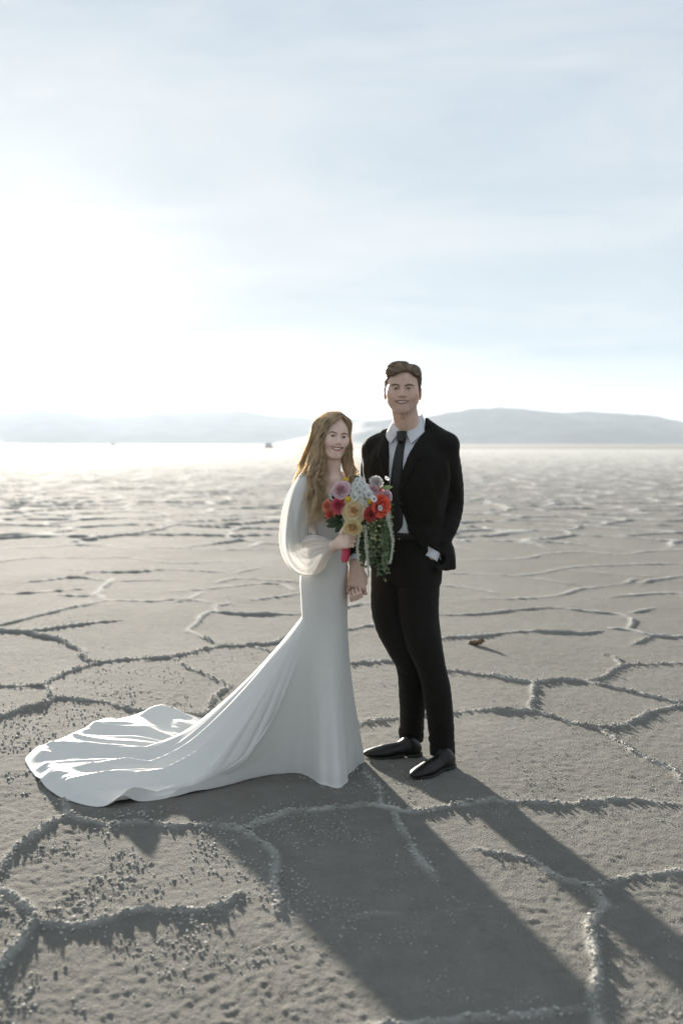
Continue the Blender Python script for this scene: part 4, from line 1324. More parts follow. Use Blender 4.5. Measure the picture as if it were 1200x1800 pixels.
F.cap(headB(0, 0.014, -0.06), W(577, 838, 4.47), 0.044, 0.044, 0.02)
F.cap(headB(0.0, -0.02, -0.07), W(583, 843, 4.44), 0.036, 0.038, 0.02)
F.cap(W(553, 846, 4.43), W(598, 846, 4.53), 0.050, 0.046, 0.03)
F.fn((-0.3, 4.2, 0.9), (0.14, 4.75, 1.36), lambda X, Y, Z: loft_dist(Z, X, Y, smooth_tab([(0.95, -0.072, 4.49, .080, .09), (1.07, -0.070, 4.48, .056, .075), (1.14, -.066, 4.475, .062, .082), (1.18, -.066, 4.47, .070, .09), (1.24, -.060, 4.46, .090, .105), (1.31, -.058, 4.475, .070, .07)]), np.eye(3), np.zeros(3)), 0.03)
F.cap(W(583, 846, 4.40), W(597, 846, 4.43), 0.022, 0.020, 0.03)     # collar bones
F.chain([shB_r, elB_r, wrB_r], [0.040, 0.033, 0.022], 0.02)
F.chain([shB_l, elB_l, wrB_l], [0.038, 0.030, 0.021], 0.02)
# right hand closed round the stems: knuckles to the right, fingers folding back round the handle
STEM = W(609, 952, 4.185)
kn = W(611, 947, 4.150)
up = np.array([0.10, 0.0, 0.995])
F.cap(wrB_r, (wrB_r + kn) / 2, 0.022, 0.024, 0.012)
fing = []
for i, (t, L) in enumerate(((0.5, .95), (0.17, 1.0), (-0.17, .97), (-0.5, .82))):
    b = kn + up * t * 0.058 + np.array([0.004 * (0.3 - abs(t)), 0, 0])
    fing.append(([b, b + np.array([0.030, 0.010, -0.002]) * L, b + np.array([0.034, 0.040, -0.003]) * L, b + np.array([0.012, 0.050, -0.003]) * L], 0.0092))
th0 = kn + up * 0.020 + np.array([-0.030, -0.004, 0.004])
hand(F, (wrB_r + kn) / 2 + (0, 0, 0.002), kn, up, 0.058, 0.0145, fing, ([th0, th0 + np.array([0.014, 0.006, 0.022]), th0 + np.array([0.034, 0.022, 0.032]), th0 + np.array([0.046, 0.040, 0.034])], 0.0100))
# left hand hangs into the groom's: fingers come up over the back of it
w1 = W(628, 1018, 4.455); k1 = W(626, 1047, 4.425)
ac = np.array([0.9, -0.15, 0.38]); ac /= np.linalg.norm(ac)
fing = []
for i, (t, L) in enumerate(((-0.5, .85), (-0.17, 1.0), (0.17, .98), (0.5, .85))):
    b = k1 + ac * t * 0.048
    fing.append(([b, b + np.array([0.0, -0.030, -0.010]) * L, b + np.array([-0.004, -0.052, 0.012]) * L, b + np.array([-0.010, -0.052, 0.034]) * L], 0.0085))
th0 = w1 + np.array([-0.012, -0.012, -0.004])
hand(F, w1, k1, ac, 0.048, 0.0125, fing, ([th0, th0 + np.array([-0.016, -0.014, -0.020]), th0 + np.array([-0.018, -0.022, -0.040]), th0 + np.array([-0.010, -0.028, -0.054])], 0.0090))
V, Q = F.nets()
body = part('body', V, Q, M_SKIN, bride)
set_color(body, headB.colors(V, SKIN_B, (0.62, 0.26, 0.24), (0.76, 0.46, 0.38)))
headB.extras(body, M_BROW_B, F, brow=(0.0032, 0.0020), lash=0.0022)
M_NAIL = mat_basic('fingernail', (0.72, 0.52, 0.47), 0.2, 0.03, 60)
for P, r in fing:
    V, Q = uv_sphere(P[-1] + np.array([0.0, -0.0068, 0.002]), (0.0042, 0.0022, 0.0058), None, 10, 7)
    part('fingernail', V, Q, M_NAIL, body)

# ---------------------------------------------------------------- gown: fitted to the knee, then a long train
def ring_px(py, xl, xr, Y, ry):
    a, b = W(xl, py, Y), W(xr, py, Y)
    return (a[2], (a[0] + b[0]) / 2, Y, (b[0] - a[0]) / 2, ry)
BODICE = np.array([ring_px(866, 546, 604, 4.455, .110), ring_px(885, 545, 606, 4.455, .118), ring_px(905, 545, 604, 4.465, .112), ring_px(930, 543, 603, 4.48, .096), ring_px(950, 541, 603, 4.485, .098),
                   ring_px(975, 535, 607, 4.49, .115), ring_px(1000, 529, 612, 4.495, .128), ring_px(1025, 527, 612.5, 4.495, .130), ring_px(1050, 528.5, 611.5, 4.49, .124), ring_px(1085, 530, 610.5, 4.48, .112)])
NB = 60
BO = spline(BODICE, NB)
NU = 640
NU = 820
_g = np.concatenate([np.linspace(0, 1.95, 110, endpoint=False), np.linspace(1.95, 4.3, 640, endpoint=False), np.linspace(4.3, 2 * math.pi, 70, endpoint=False)])
U = (2 * math.pi - _g) % (2 * math.pi)          # 0 = right, pi/2 = back, pi = left, 3pi/2 = towards the camera
def on_ring(r):
    z, cx, cy_, rx, ry = r
    return np.stack([cx + rx * np.cos(U), cy_ + ry * np.sin(U), np.full(NU, z)], -1)
rowsG = [on_ring(r) for r in BO]
# hem outline on the ground, by direction from the body
HEM = [(640,1341),(626,1349),(612,1372),(592,1386),(562,1379),(532,1360),(490,1362),(440,1372),(380,1388),(310,1403),(240,1413),(178,1421),(120,1409),(85,1390),(52,1354),(50,1330),(108,1301),(160,1279),(220,1263),(275,1256),(330,1266),(450,1288),(560,1310),(622,1326)]
HP = np.array([GND(*p)[:2] for p in HEM])
HP = np.vstack([HP, HP[:1]])
HPs = spline(HP, 1201)[:-1]
top = rowsG[-1]
cen = np.array([BO[-1, 1], BO[-1, 2]])
# spread the hem over the ring so that the back half of the ring carries the train
d_ = np.linalg.norm(np.diff(np.vstack([HPs, HPs[:1]]), axis=0), axis=1)
arc = np.concatenate([[0], np.cumsum(d_)])[:-1] / d_.sum()
idx_of = lambda p: int(np.argmin(np.linalg.norm(HPs - GND(*p)[:2], axis=1)))
keys = [((640,1341), 0.0), ((612,1372), -0.75), ((592,1386), -1.25), ((562,1379), -1.70), ((532,1360), -2.05), ((440,1372), -2.32), ((310,1403), -2.55), ((178,1421), -2.78), ((85,1390), -3.0), ((50,1330), -3.25), ((160,1279), -3.52), ((275,1256), -3.78), ((330,1266), -3.95), ((450,1288), -4.35), ((560,1310), -5.1), ((622,1326), -5.8)]
ka = np.array([arc[idx_of(p)] for p, _ in keys]); kb = np.array([u for _, u in keys])
if ka[0] > 0.5:
    ka[0] -= 1
ka = np.append(ka, ka[0] + 1); kb = np.append(kb, -2 * math.pi)
uu = -_g
ah = np.interp(-uu, -kb, ka) % 1.0
hx = np.interp(ah, np.append(arc, 1.0), np.append(HPs[:, 0], HPs[0, 0]))
hy = np.interp(ah, np.append(arc, 1.0), np.append(HPs[:, 1], HPs[0, 1]))
kern = np.exp(-np.linspace(-2, 2, 13) ** 2); kern /= kern.sum()
hx = np.convolve(np.concatenate([hx[-6:], hx, hx[:6]]), kern, 'valid'); hy = np.convolve(np.concatenate([hy[-6:], hy, hy[:6]]), kern, 'valid')
Lh = np.hypot(hx - top[:, 0], hy - top[:, 1])
wtr = sstep(0.28, 0.75, Lh)                                   # 0 = falls straight, 1 = trails over the ground
NT = 135
z0 = top[0, 2]
tt = np.linspace(0, 1, NT + 1)[1:]
ug = -uu                                                      # 0..2pi, camera side first
# creases: each a sharp-topped fold running from the knees out to the hem
rf = np.random.default_rng(23)
CRE = []
for i in range(46):
    CRE.append((rf.uniform(2.05, 4.1), rf.uniform(0.006, 0.014), rf.uniform(0.004, 0.014), rf.uniform(0.15, 0.60), rf.uniform(0.70, 1.25), rf.uniform(-0.16, 0.16), rf.uniform(0.03, 0.08)))
for u0, a0 in ((2.25, .018), (2.42, .030), (2.62, .034), (2.78, .022), (2.95, .030), (3.12, .024), (3.30, .034), (3.5, .026), (3.72, .030), (3.92, .022)):
    CRE.append((u0, 0.016, a0 * 1.35, 0.05, 1.3, 0.05 * math.sin(u0 * 9), 0.19))
for k_ in range(12):
    CRE.append((2.86 + 0.10 * k_ + 0.02 * math.sin(k_ * 5), 0.010, 0.020 + 0.008 * math.sin(k_ * 3), 0.42 + 0.10 * math.sin(k_ * 2.3), 1.3, 0.08 * math.sin(k_ * 1.7), 0.10))
rowsS = []
for t in tt:
    s_tr = t
    z_tr = z0 * np.clip(1 - t / 0.60, 0, 1) ** 1.45
    s_st = t ** 1.55
    z_st = z0 * (1 - t)
    s = s_st * (1 - wtr) + s_tr * wtr
    z = z_st * (1 - wtr) + z_tr * wtr
    x = top[:, 0] + (hx - top[:, 0]) * s
    y = top[:, 1] + (hy - top[:, 1]) * s
    gz = ground_z(x, y) if t > 0.3 else 0.0
    # resting height over the crust
    floor = np.maximum(0.011 + 0.003 * noise2(x * 2.5, y * 2.5, 91), gz + 0.003 if t > 0.3 else 0.0)
    lift = np.zeros(NU)
    for (u0, wd, am, ts, te, drift, run) in CRE:
        uc = u0 + drift * t + 0.035 * math.sin(t * 7 + u0 * 31) * t
        d = ug - uc
        prof = np.where(d > 0, np.exp(-np.maximum(d, 0) / wd), np.clip(1 + d / run, 0, 1) ** 1.15)   # a steep drop behind a long rise
        env = sstep(ts, ts + 0.35, t) * sstep(te + 0.02, te - 0.15, t) if te < 1 else sstep(ts, ts + 0.35, t)
        lift += 0.62 * am * prof * env
    lift *= sstep(1.85, 2.25, ug) * sstep(4.35, 4.0, ug)
    soft = 0.010 * noise2(ug * 6, np.full(NU, t * 3.0), 3) * sstep(0.05, 0.4, t)
    on = sstep(0.02, 0.14, z)                                # 1 while hanging free
    z = np.maximum(z, floor) + (lift * 1.0 + np.abs(soft) * 0.8) * (1 - 0.45 * on)
    # cross wrinkles on the lying cloth
    z += (1 - on) * wtr * 0.006 * np.maximum(0, noise2(x * 5, y * 8 + x * 3, 33)) * sstep(0.45, 0.7, t)
    # hem edge settles on the ground, with a few lifted flutes
    edge = sstep(0.93, 1.0, t)
    flute = 0.0
    for u0, wd, am in ((2.72, 0.035, 0.042), (3.06, 0.03, 0.012), (3.30, 0.03, 0.014), (3.56, 0.035, 0.022), (3.74, 0.03, 0.014), (2.50, 0.04, 0.010)):
        flute = flute + am * np.exp(-((ug - u0) / wd) ** 2)
    z = z * (1 - 0.9 * edge) + edge * (0.9 * (np.maximum(0.003, floor - 0.008) + flute * 1.0))
    z += flute * sstep(0.80, 0.95, t) * (1 - edge)
    # long soft folds in the part that falls straight, and radial shaping of the sweep
    pl = 0.010 * np.sin(ug * 7.0 + 0.6) * sstep(0.25, 1.0, t) + 0.005 * np.sin(ug * 15 + 2) * sstep(0.4, 1, t)
    nx_, ny_ = np.cos(U), np.sin(U)
    k = (1 - wtr)
    x = x + nx_ * pl * k + 0.0
    y = y + ny_ * pl * k
    # tension folds seen on the flank
    tf = 0.016 * np.sin(ug * 26 + 3 * t) * np.exp(-((ug - 2.45) / 0.38) ** 2) * sstep(0.08, 0.35, t) * on * wtr
    x = x + tf * 0.25
    y = y - np.abs(tf) * 0.9
    rowsS.append(np.stack([x, y, z], -1))
G = np.array(rowsG + rowsS)
# neckline: straight square front, higher over the shoulders and back
m = MB()
m.grid(G.transpose(1, 0, 2), True)
V, Q = m.out()
gown = part('gown', V, Q, M_GOWN, bride)
sd = gown.modifiers.new('thickness', 'SOLIDIFY')
sd.thickness = 0.0025
sd.offset = -1
# bodice top: wide straps over the shoulders and the square neckline band
F = Field((-0.30, 4.25, 1.02), (0.10, 4.70, 1.34), 0.004)
F.fn((-0.3, 4.25, 1.0), (0.1, 4.75, 1.34), lambda X, Y, Z: loft_dist(Z, X, Y, smooth_tab([(1.03, -0.070, 4.482, .078, .096), (1.10, -0.068, 4.477, .080, .100), (1.18, -.066, 4.465, .088, .114), (1.235, -.062, 4.46, .094, .112), (1.268, -.060, 4.468, .094, .100)]), np.eye(3), np.zeros(3)), 0)
F.chain([W(549, 872, 4.41), W(546, 842, 4.41), W(552, 834, 4.50)], [0.050, 0.050, 0.045], 0.02)
F.fn((-0.3, 4.2, 1.0), (0.1, 4.75, 1.36), lambda X, Y, Z: np.maximum(np.maximum(-0.107 - X, 1.252 + 0.05 * (Y - 4.4) - Z), Y - 4.60 + 0 * X), 0.006, 'sub')
F.warp(cloth_folds(0.0025, 25, 45))
V, Q = F.nets()
part('bodice', V, Q, M_GOWN, bride)
# right sleeve: full bishop sleeve of chiffon gathered into a cuff
SL = [(W(548, 838, 4.40), .046), (W(536, 862, 4.395), .056), (W(527, 895, 4.39), .064), (W(522, 930, 4.38), .066), (W(525, 960, 4.37), .070), (W(542, 970, 4.34), .072), (W(560, 965, 4.30), .062), (W(575, 962, 4.272), .042), (W(584, 961, 4.255), .030)]
P = spline(np.array([np.append(p, r) for p, r in SL]), 70)
T = np.gradient(P[:, :3], axis=0); T /= np.linalg.norm(T, axis=1, keepdims=True)
A = np.cross(T, np.array([0, 1, 0.0])); A /= np.linalg.norm(A, axis=1, keepdims=True)
B = np.cross(T, A)
ns = 240
th = np.linspace(0, 2 * math.pi, ns, endpoint=False)
v = np.linspace(0, 1, 70)
GS = np.zeros((ns, 70, 3))
for j, a in enumerate(th):
    gather = 0.06 * np.sin(24 * a + 2 * np.sin(6 * v)) * 0.5 + 0.075 * np.sin(9 * a + 3 * v) + 0.05 * np.sin(17 * a + 1.3 - 4 * v) + 0.10 * np.sin(4 * a + 2 - 2.5 * v) + 0.10 * np.sin(2 * a + 5 * v)
    rr_ = P[:, 3] * (1 + gather * np.sin(np.pi * np.clip(v, 0.08, 1)) ** 0.5)
    GS[j] = P[:, :3] + (np.cos(a) * A + np.sin(a) * B * 0.86) * rr_[:, None]
    GS[j][:, 2] -= 0.030 * np.exp(-((v - 0.62) / 0.16) ** 2) * sstep(0.2, -0.8, (np.cos(a) * A + np.sin(a) * B)[:, 2])
m = MB(); m.grid(GS, True)
V, Q = m.out()
sleeve = part('sleeve', V, Q, M_SHEER, bride)
# upper sleeve lining: an opaque layer to the elbow
m = MB()
Pl = P[:36].copy()
m.tube(Pl[:, :3], Pl[:, 3] * np.linspace(0.96, 0.72, 36), 40)
V, Q = m.out()
part('sleeve_lining', V, Q, M_GOWN, sleeve)
m = MB()
d = (wrB_r - W(577, 965, 4.27)); d /= np.linalg.norm(d)
m.tube(np.array([W(579, 964, 4.268) + d * t for t in np.linspace(-0.004, 0.026, 6)]), [0.030, 0.0305, 0.030, 0.030, 0.030, 0.0305], 30)
V, Q = m.out()
part('cuff', V, Q, M_SHEER, sleeve)
# left sleeve, mostly hidden behind the flowers
SL = [(W(600, 838, 4.57), .042), (W(608, 880, 4.57), .058), (W(613, 925, 4.56), .060), (W(618, 965, 4.53), .050), (W(624, 992, 4.49), .026)]
P = spline(np.array([np.append(p, r) for p, r in SL]), 40)
m = MB(); m.tube(P[:, :3], P[:, 3] * (1 + 0.03 * np.sin(np.arange(40) * 0.9)), 40)
V, Q = m.out()
part('sleeve', V, Q, M_SHEER, bride)

# ---------------------------------------------------------------- hair: long loose waves from a parting
H = headB
F = Field(H.O - 0.17, H.O + 0.17, 0.003)
F.ell(H(0, 0.022, 0.050), np.array((0.086, 0.108, 0.093)) * H.s, H.R, 0)
F.ell(H(0, 0.045, -0.02), np.array((0.080, 0.076, 0.11)) * H.s, H.R, 0.03)
F.ell(H(0.0, -0.085, -0.012), np.array((0.066, 0.075, 0.098)) * H.s, H.R, 0.01, 'sub')
F.ell(H(0.004, -0.095, 0.035), np.array((0.050, 0.075, 0.056)) * H.s, H.R, 0.01, 'sub')
F.cap(H(0.012, -0.10, 0.150), H(0.010, 0.04, 0.158), 0.006 * H.s, None, 0.008, 'sub')
V, Q = F.nets()
hair = part('hair', V, Q, M_HAIR_B, bride)
rh = np.random.default_rng(31)
def lock_group(m, n, guide, spread, wave, r0, seed, ends=0.15, flat=1.0):
    """n locks along a guide line (points in world), fanning by spread at each guide point."""
    G = np.array(guide, float)
    for i in range(int(n * 2.4)):
        if i % 18 == 0:
            qc = rh.normal(0, 1, 3)
            qc /= max(1, np.linalg.norm(qc) / 1.5)
            phc, frc, wvc = rh.uniform(0, 2.6) + seed, rh.uniform(13.5, 18.5), rh.uniform(0.8, 1.5)
        q = qc + rh.normal(0, 0.22, 3)
        off = np.array(spread)[:, None] * q[None] * np.array([1, flat, 0.35])
        P = spline(G + off, 22)
        t = np.linspace(0, 1, 22)
        cut = 22 - rh.integers(0, max(1, int(22 * ends)))
        ph = phc + rh.normal(0, 0.18)
        w = 1.45 * wave * sstep(0.22, 0.7, t) * wvc
        P[:, 0] += w * np.sin(ph + t * frc)
        P[:, 1] += w * np.cos(ph + t * frc) * 0.8
        r = 0.54 * r0 * rh.uniform(0.5, 1.35) * (0.15 + 0.85 * sstep(0, 0.12, t)) * (1 - 0.75 * t ** 2.5)
        m.tube(P[:cut], r[:cut], 3)
part0 = H(0.012, -0.078, 0.132)
crown = H(0.008, 0.01, 0.138)
m = MB()
# camera-left side, in front of the shoulder
lock_group(m, 230, [H(0.008, -0.055, 0.134), H(-0.055, -0.070, 0.098), H(-0.078, -0.045, 0.010), W(557, 812, 4.37), W(555, 845, 4.345), W(556, 880, 4.335), W(557, 918, 4.325)], [.004, .010, .011, .017, .022, .022, .020], 0.010, 0.0030, 0.0, 0.3)
lock_group(m, 180, [H(0.004, -0.02, 0.138), H(-0.064, -0.030, 0.086), H(-0.082, -0.005, 0.000), W(553, 812, 4.40), W(549, 838, 4.39), W(552, 866, 4.36), W(549, 900, 4.34)], [.006, .012, .012, .018, .022, .022, .022], 0.010, 0.0030, 1.1, 0.35)
# back mass behind the shoulder
lock_group(m, 260, [crown, H(-0.070, 0.040, 0.080), H(-0.084, 0.050, 0.000), W(546, 800, 4.50), W(537, 822, 4.53), W(534, 850, 4.55), W(538, 880, 4.56)], [.010, .012, .013, .018, .022, .023, .023], 0.008, 0.0030, 2.0, 0.3, 1.3)
lock_group(m, 160, [crown, H(0.0, 0.11, 0.06), H(0.0, 0.12, -0.05), W(572, 830, 4.56), W(570, 870, 4.57), W(570, 900, 4.58)], [.015, .03, .035, .04, .04, .04], 0.008, 0.0032, 0.7, 0.3)
# swept from the parting across the temple
lock_group(m, 66, [H(0.014, -0.074, 0.122), H(-0.030, -0.094, 0.098), H(-0.066, -0.080, 0.050), H(-0.080, -0.062, -0.010), W(562, 806, 4.36), W(560, 835, 4.34), W(561, 870, 4.33)], [.003, .006, .007, .008, .014, .018, .018], 0.010, 0.0026, 0.3, 0.3)
lock_group(m, 44, [H(0.016, -0.074, 0.122), H(0.044, -0.086, 0.096), H(0.066, -0.068, 0.050), H(0.068, -0.048, -0.005), W(610, 808, 4.42), W(613, 840, 4.41)], [.003, .004, .005, .007, .011, .013], 0.007, 0.0026, 1.3, 0.3)
# camera-right side
lock_group(m, 200, [H(0.016, -0.045, 0.135), H(0.056, -0.060, 0.092), H(0.070, -0.030, 0.010), W(611, 800, 4.44), W(614, 825, 4.43), W(612, 850, 4.42), W(610, 872, 4.41)], [.004, .009, .010, .013, .015, .015, .014], 0.008, 0.0030, 0.4, 0.3)
V, Q = m.out()
part('hair_waves', V, Q, M_HAIR_B, hair, stuff=True)
m = MB()
lock_group(m, 34, [H(-0.02, 0.0, 0.148), H(-0.078, 0.03, 0.085), H(-0.095, 0.05, 0.0), W(538, 800, 4.45), W(528, 820, 4.47), W(524, 838, 4.48)], [.012, .016, .02, .03, .032, .034], 0.006, 0.0007, 0.2, 0.4)
lock_group(m, 26, [H(0.03, 0.0, 0.150), H(0.074, -0.02, 0.08), H(0.080, 0.0, 0.0), W(618, 805, 4.46), W(622, 835, 4.46), W(628, 860, 4.44)], [.010, .012, .015, .02, .024, .03], 0.006, 0.0006, 1.2, 0.4)
lock_group(m, 14, [H(-0.07, -0.03, 0.06), W(552, 820, 4.35), W(546, 870, 4.31), W(541, 915, 4.29), W(548, 945, 4.28)], [.012, .016, .02, .024, .026], 0.012, 0.0011, 1.2, 0.3)
V, Q = m.out()
part('stray_hairs', V, Q, M_HAIR_B, hair, stuff=True)

# ================================================================== THE BOUQUET (held, a thing of its own)
bq_base = W(607, 985, 4.19)
bouquet = thing('bouquet', 'loose bouquet of cream, coral, red and pink flowers with trailing greenery', 'bouquet', tuple(bq_base))
BC = W(631, 890, 4.29)
M_PETAL = mat_basic('petals', (1, 1, 1), 0.6, 0.08, 140, 0.0, attr='tint', trans=0.32, sheen=0.15, spec=0.2)
M_LEAF = mat_basic('leaves', (1, 1, 1), 0.5, 0.18, 90, 0.0, attr='tint', trans=0.25, spec=0.35)
M_RIB = mat_basic('ribbon_raspberry', (0.50, 0.045, 0.085), 0.45, 0.08, 60, 0.1, 500, sheen=0.2)
rb = np.random.default_rng(77)
def frame(n):
    n = np.asarray(n, float) / np.linalg.norm(n)
    a = np.cross(n, np.array([0.1, 0.2, 1.0])); a /= np.linalg.norm(a)
    return np.column_stack([a, np.cross(n, a), n])
class Petals:
    def __init__(self):
        self.m, self.C = MB(), []
    def patch(self, G, C):
        self.m.grid(G)
        self.C.append(np.asarray(C).reshape(-1, 3))
    def make(self, name, mat=None, parent=None, stuff=False):
        V, Q = self.m.out()
        o = part(name, V, Q, mat or M_PETAL, parent or bouquet, stuff=stuff)
        set_color(o, np.concatenate(self.C))
        return o
def bloom(P, c, n, R, cin, cout, layers=6, cup=0.75, ruffle=0.0, first=3, step=2, open_=1.0, nu=7, nv=6):
    """Concentric, overlapping, cupped petals with rolled lips."""
    Fm = frame(n)
    cin, cout = np.array(cin), np.array(cout)
    u = np.linspace(-1, 1, nu)[:, None]; v = np.linspace(0, 1, nv)[None]
    for l in range(layers):
        q = l / max(1, layers - 1)
        k = first + step * l
        Rl = R * (0.14 + 0.86 * q) * open_
        hl = R * (cup * (1 - 0.75 * q ** 1.3))
        for j in range(k):
            th = 2 * math.pi * (j + 0.5 * (l % 2) + rb.uniform(-.2, .2)) / k + l * 0.7
            wd = 2 * math.pi / k * rb.uniform(0.60, 0.95)
            tl = rb.uniform(0.90, 1.10)
            a = th + u * wd
            roll = np.clip((v - 0.75) / 0.25, 0, 1)
            rr_ = Rl * tl * (0.30 + 0.70 * v ** 0.75) * (1 - 0.10 * u ** 2 * v) + R * 0.10 * roll ** 2 * q
            hh = -0.35 * R + (hl + 0.35 * R) * v ** 0.6 * (1 - 0.20 * u ** 2 * v) - R * 0.07 * roll ** 2
            if ruffle:
                hh = hh + ruffle * R * v * np.sin(u * 7 + rb.uniform(0, 6)) * 0.5
                rr_ = rr_ + ruffle * R * v * np.cos(u * 9 + rb.uniform(0, 6)) * 0.4
            G = np.stack([rr_ * np.cos(a), rr_ * np.sin(a), hh + 0 * a], -1) @ Fm.T + c
            mix = np.clip(q * 0.9 + 0.25 * (v - 0.5) + 0 * u, 0, 1)[..., None]
            C = (cin * (1 - mix) + cout * mix) * rb.uniform(0.88, 1.06)
            P.patch(G, C)
def flower_at(px, py, bulge=0.115):
    c = W(px, py, 4.27)
    dx, dz = c[0] - BC[0], c[2] - BC[2]
    d = min(0.98, math.hypot(dx, dz) / 0.16)
    Y = 4.275 - bulge * math.sqrt(1 - d * d)
    c = W(px, py, Y)
    n = np.array([dx * 5.0, -0.62, dz * 5.0 + 0.05])
    return c, n / np.linalg.norm(n)
PX = 4.2 / FPX
ROSES = [ # name, px, py, radius px, inner, outer, kwargs
 ('garden_rose', 622, 897, 20.5, (0.88, 0.60, 0.32), (0.87, 0.78, 0.52), dict(layers=7, step=1, cup=0.85)),
 ('garden_rose', 620, 926, 15.5, (0.87, 0.60, 0.26), (0.87, 0.78, 0.46), dict(layers=6, step=1, cup=0.85, bulge=0.20)),
 ('ranunculus', 596, 888, 13.5, (0.62, 0.05, 0.09), (0.68, 0.10, 0.14), dict(layers=8, cup=1.0)),
 ('ranunculus', 576, 889, 10.0, (0.80, 0.20, 0.09), (0.82, 0.34, 0.20), dict(layers=6, cup=1.0)),
 ('ranunculus', 581, 904, 10.0, (0.78, 0.12, 0.06), (0.80, 0.20, 0.11), dict(layers=6, cup=1.0)),
 ('peony', 600, 862, 15.5, (0.74, 0.40, 0.42), (0.82, 0.62, 0.66), dict(layers=7, ruffle=0.14, cup=0.9, step=1)),
 ('carnation', 661, 848, 11.5, (0.80, 0.74, 0.68), (0.84, 0.80, 0.76), dict(layers=6, ruffle=0.25, cup=0.9)),
 ('peony', 657, 861, 11.0, (0.74, 0.44, 0.48), (0.82, 0.62, 0.66), dict(layers=6, ruffle=0.15)),
 ('ranunculus', 664, 862, 8.5, (0.70, 0.10, 0.06), (0.78, 0.20, 0.13), dict(layers=5)),
 ('peony', 678, 872, 11.5, (0.74, 0.48, 0.54), (0.80, 0.62, 0.68), dict(layers=6, ruffle=0.22)),
 ('ranunculus', 651, 903, 12.0, (0.42, 0.03, 0.025), (0.58, 0.065, 0.05), dict(layers=8, cup=1.0, bulge=0.15)),
 ('poppy', 669, 889, 17.5, (0.66, 0.035, 0.010), (0.80, 0.075, 0.018), dict(layers=3, first=3, step=1, cup=0.55, ruffle=0.16, bulge=0.16)),
 ('ranunculus', 681, 903, 6.5, (0.74, 0.22, 0.14), (0.80, 0.34, 0.24), dict(layers=4)),
 ('ranunculus', 645, 877, 8.0, (0.66, 0.06, 0.03), (0.74, 0.12, 0.06), dict(layers=5)),
]
for name, px, py, r, ci, co, kw in ROSES:
    c, n = flower_at(px, py, kw.pop('bulge', 0.115))
    P = Petals()
    bloom(P, c, n, r * 1.1 * PX, np.array(ci) * 0.9 + 0.05, np.array(co) * 0.92 + 0.05, **kw)
    if r > 9:                                              # the closed heart of the bloom
        Vb, Qb = uv_sphere(c + n / np.linalg.norm(n) * r * PX * 0.25, np.array((1, 1, 1)) * r * PX * 0.26, None, 12, 8)
        P.m.add(Vb, Qb); P.C.append(np.tile(np.array(ci) * 0.9 + 0.05, (len(Vb), 1)))
    P.make(name, stuff=False)
# white stock: a spike of small ruffled florets with green buds at the tip
P = Petals()
SP = [W(637, 880, 4.165), W(634, 864, 4.165), W(630, 846, 4.18), W(626, 823, 4.22)]
ax = spline(np.array(SP), 40)
for i in range(30):
    t = i / 29
    k = int(t * 27)
    ring_ = (1 - t) * 0.034 + 0.010
    a = i * 2.4
    off = np.array([math.cos(a) * ring_ * 1.15, -abs(math.sin(a)) * ring_ * 0.5, math.sin(a) * ring_ * 0.6])
    bloom(P, ax[k] + off, np.array([off[0] * 16, -0.9, off[2] * 12 + 0.2]), (0.0190 - 0.006 * t), (0.80, 0.82, 0.74), (0.87, 0.88, 0.86), layers=3, ruffle=0.3, cup=0.7, first=3, step=1, nu=5, nv=4)
stock = P.make('stock_spike', stuff=True)
P = Petals()
for i in range(16):
    k = 25 + int(i * 14 / 16)
    a = i * 2.4
    off = np.array([math.cos(a), -0.4, math.sin(a) * 0.5 + 0.3]) * (0.010 - 0.006 * (i / 16))
    bloom(P, ax[k] + off, off, 0.0052, (0.20, 0.27, 0.14), (0.28, 0.34, 0.20), layers=2, cup=1.3, first=3, step=0, open_=0.6, nu=4, nv=4)
P.make('buds', M_LEAF, stock, stuff=True)
# yellow globe flowers
M_YEL = mat_basic('yellow_globe', (0.62, 0.40, 0.03), 0.8, 0.25, 400, 0.8, 700)
for px, py, r in ((608, 845, 6.2), (611, 878, 5.4), (650, 882, 5.0)):
    c, n = flower_at(px, py, 0.135 if py > 850 else 0.09)
    V, Q = uv_sphere(c, r * PX, None, 28, 18)
    d = V - c
    V = c + d * (1 + 0.06 * noise3(V[:, 0] * 700, V[:, 1] * 700, V[:, 2] * 700, 3))[:, None]
    part('globe_flower', V, Q, M_YEL, bouquet)
# daisies
M_CORE = mat_basic('daisy_core', (0.05, 0.06, 0.07), 0.7, 0.3, 300)
def daisy(c, n, R):
    Fm = frame(n)
    P = Petals()
    for j in range(13):
        a = 2 * math.pi * j / 13 + rb.uniform(-.1, .1)
        u = np.linspace(-1, 1, 3)[:, None]; v = np.linspace(0.12, 1, 4)[None]
        x = v * R; y = u * R * 0.17 * np.sin(math.pi * (0.15 + 0.78 * v)); z = 0.10 * R * np.sin(v * 3) + 0 * u
        G = np.stack([x * math.cos(a) - y * math.sin(a), x * math.sin(a) + y * math.cos(a), z + 0 * x], -1) @ Fm.T + c
        P.patch(G, np.tile(np.array((0.80, 0.82, 0.82)), (12, 1)))
    o = P.make('daisy')
    V, Q = uv_sphere(c + Fm[:, 2] * R * 0.08, np.array((R, R, R)) * 0.24, None, 12, 8)
    part('daisy_core', V, Q, M_CORE, o)
for px, py, r in ((657, 877, 7.0), (668, 893, 6.0), (680, 841, 5.6)):
    c, n = flower_at(px, py, 0.185)
    daisy(c, n, r * PX)
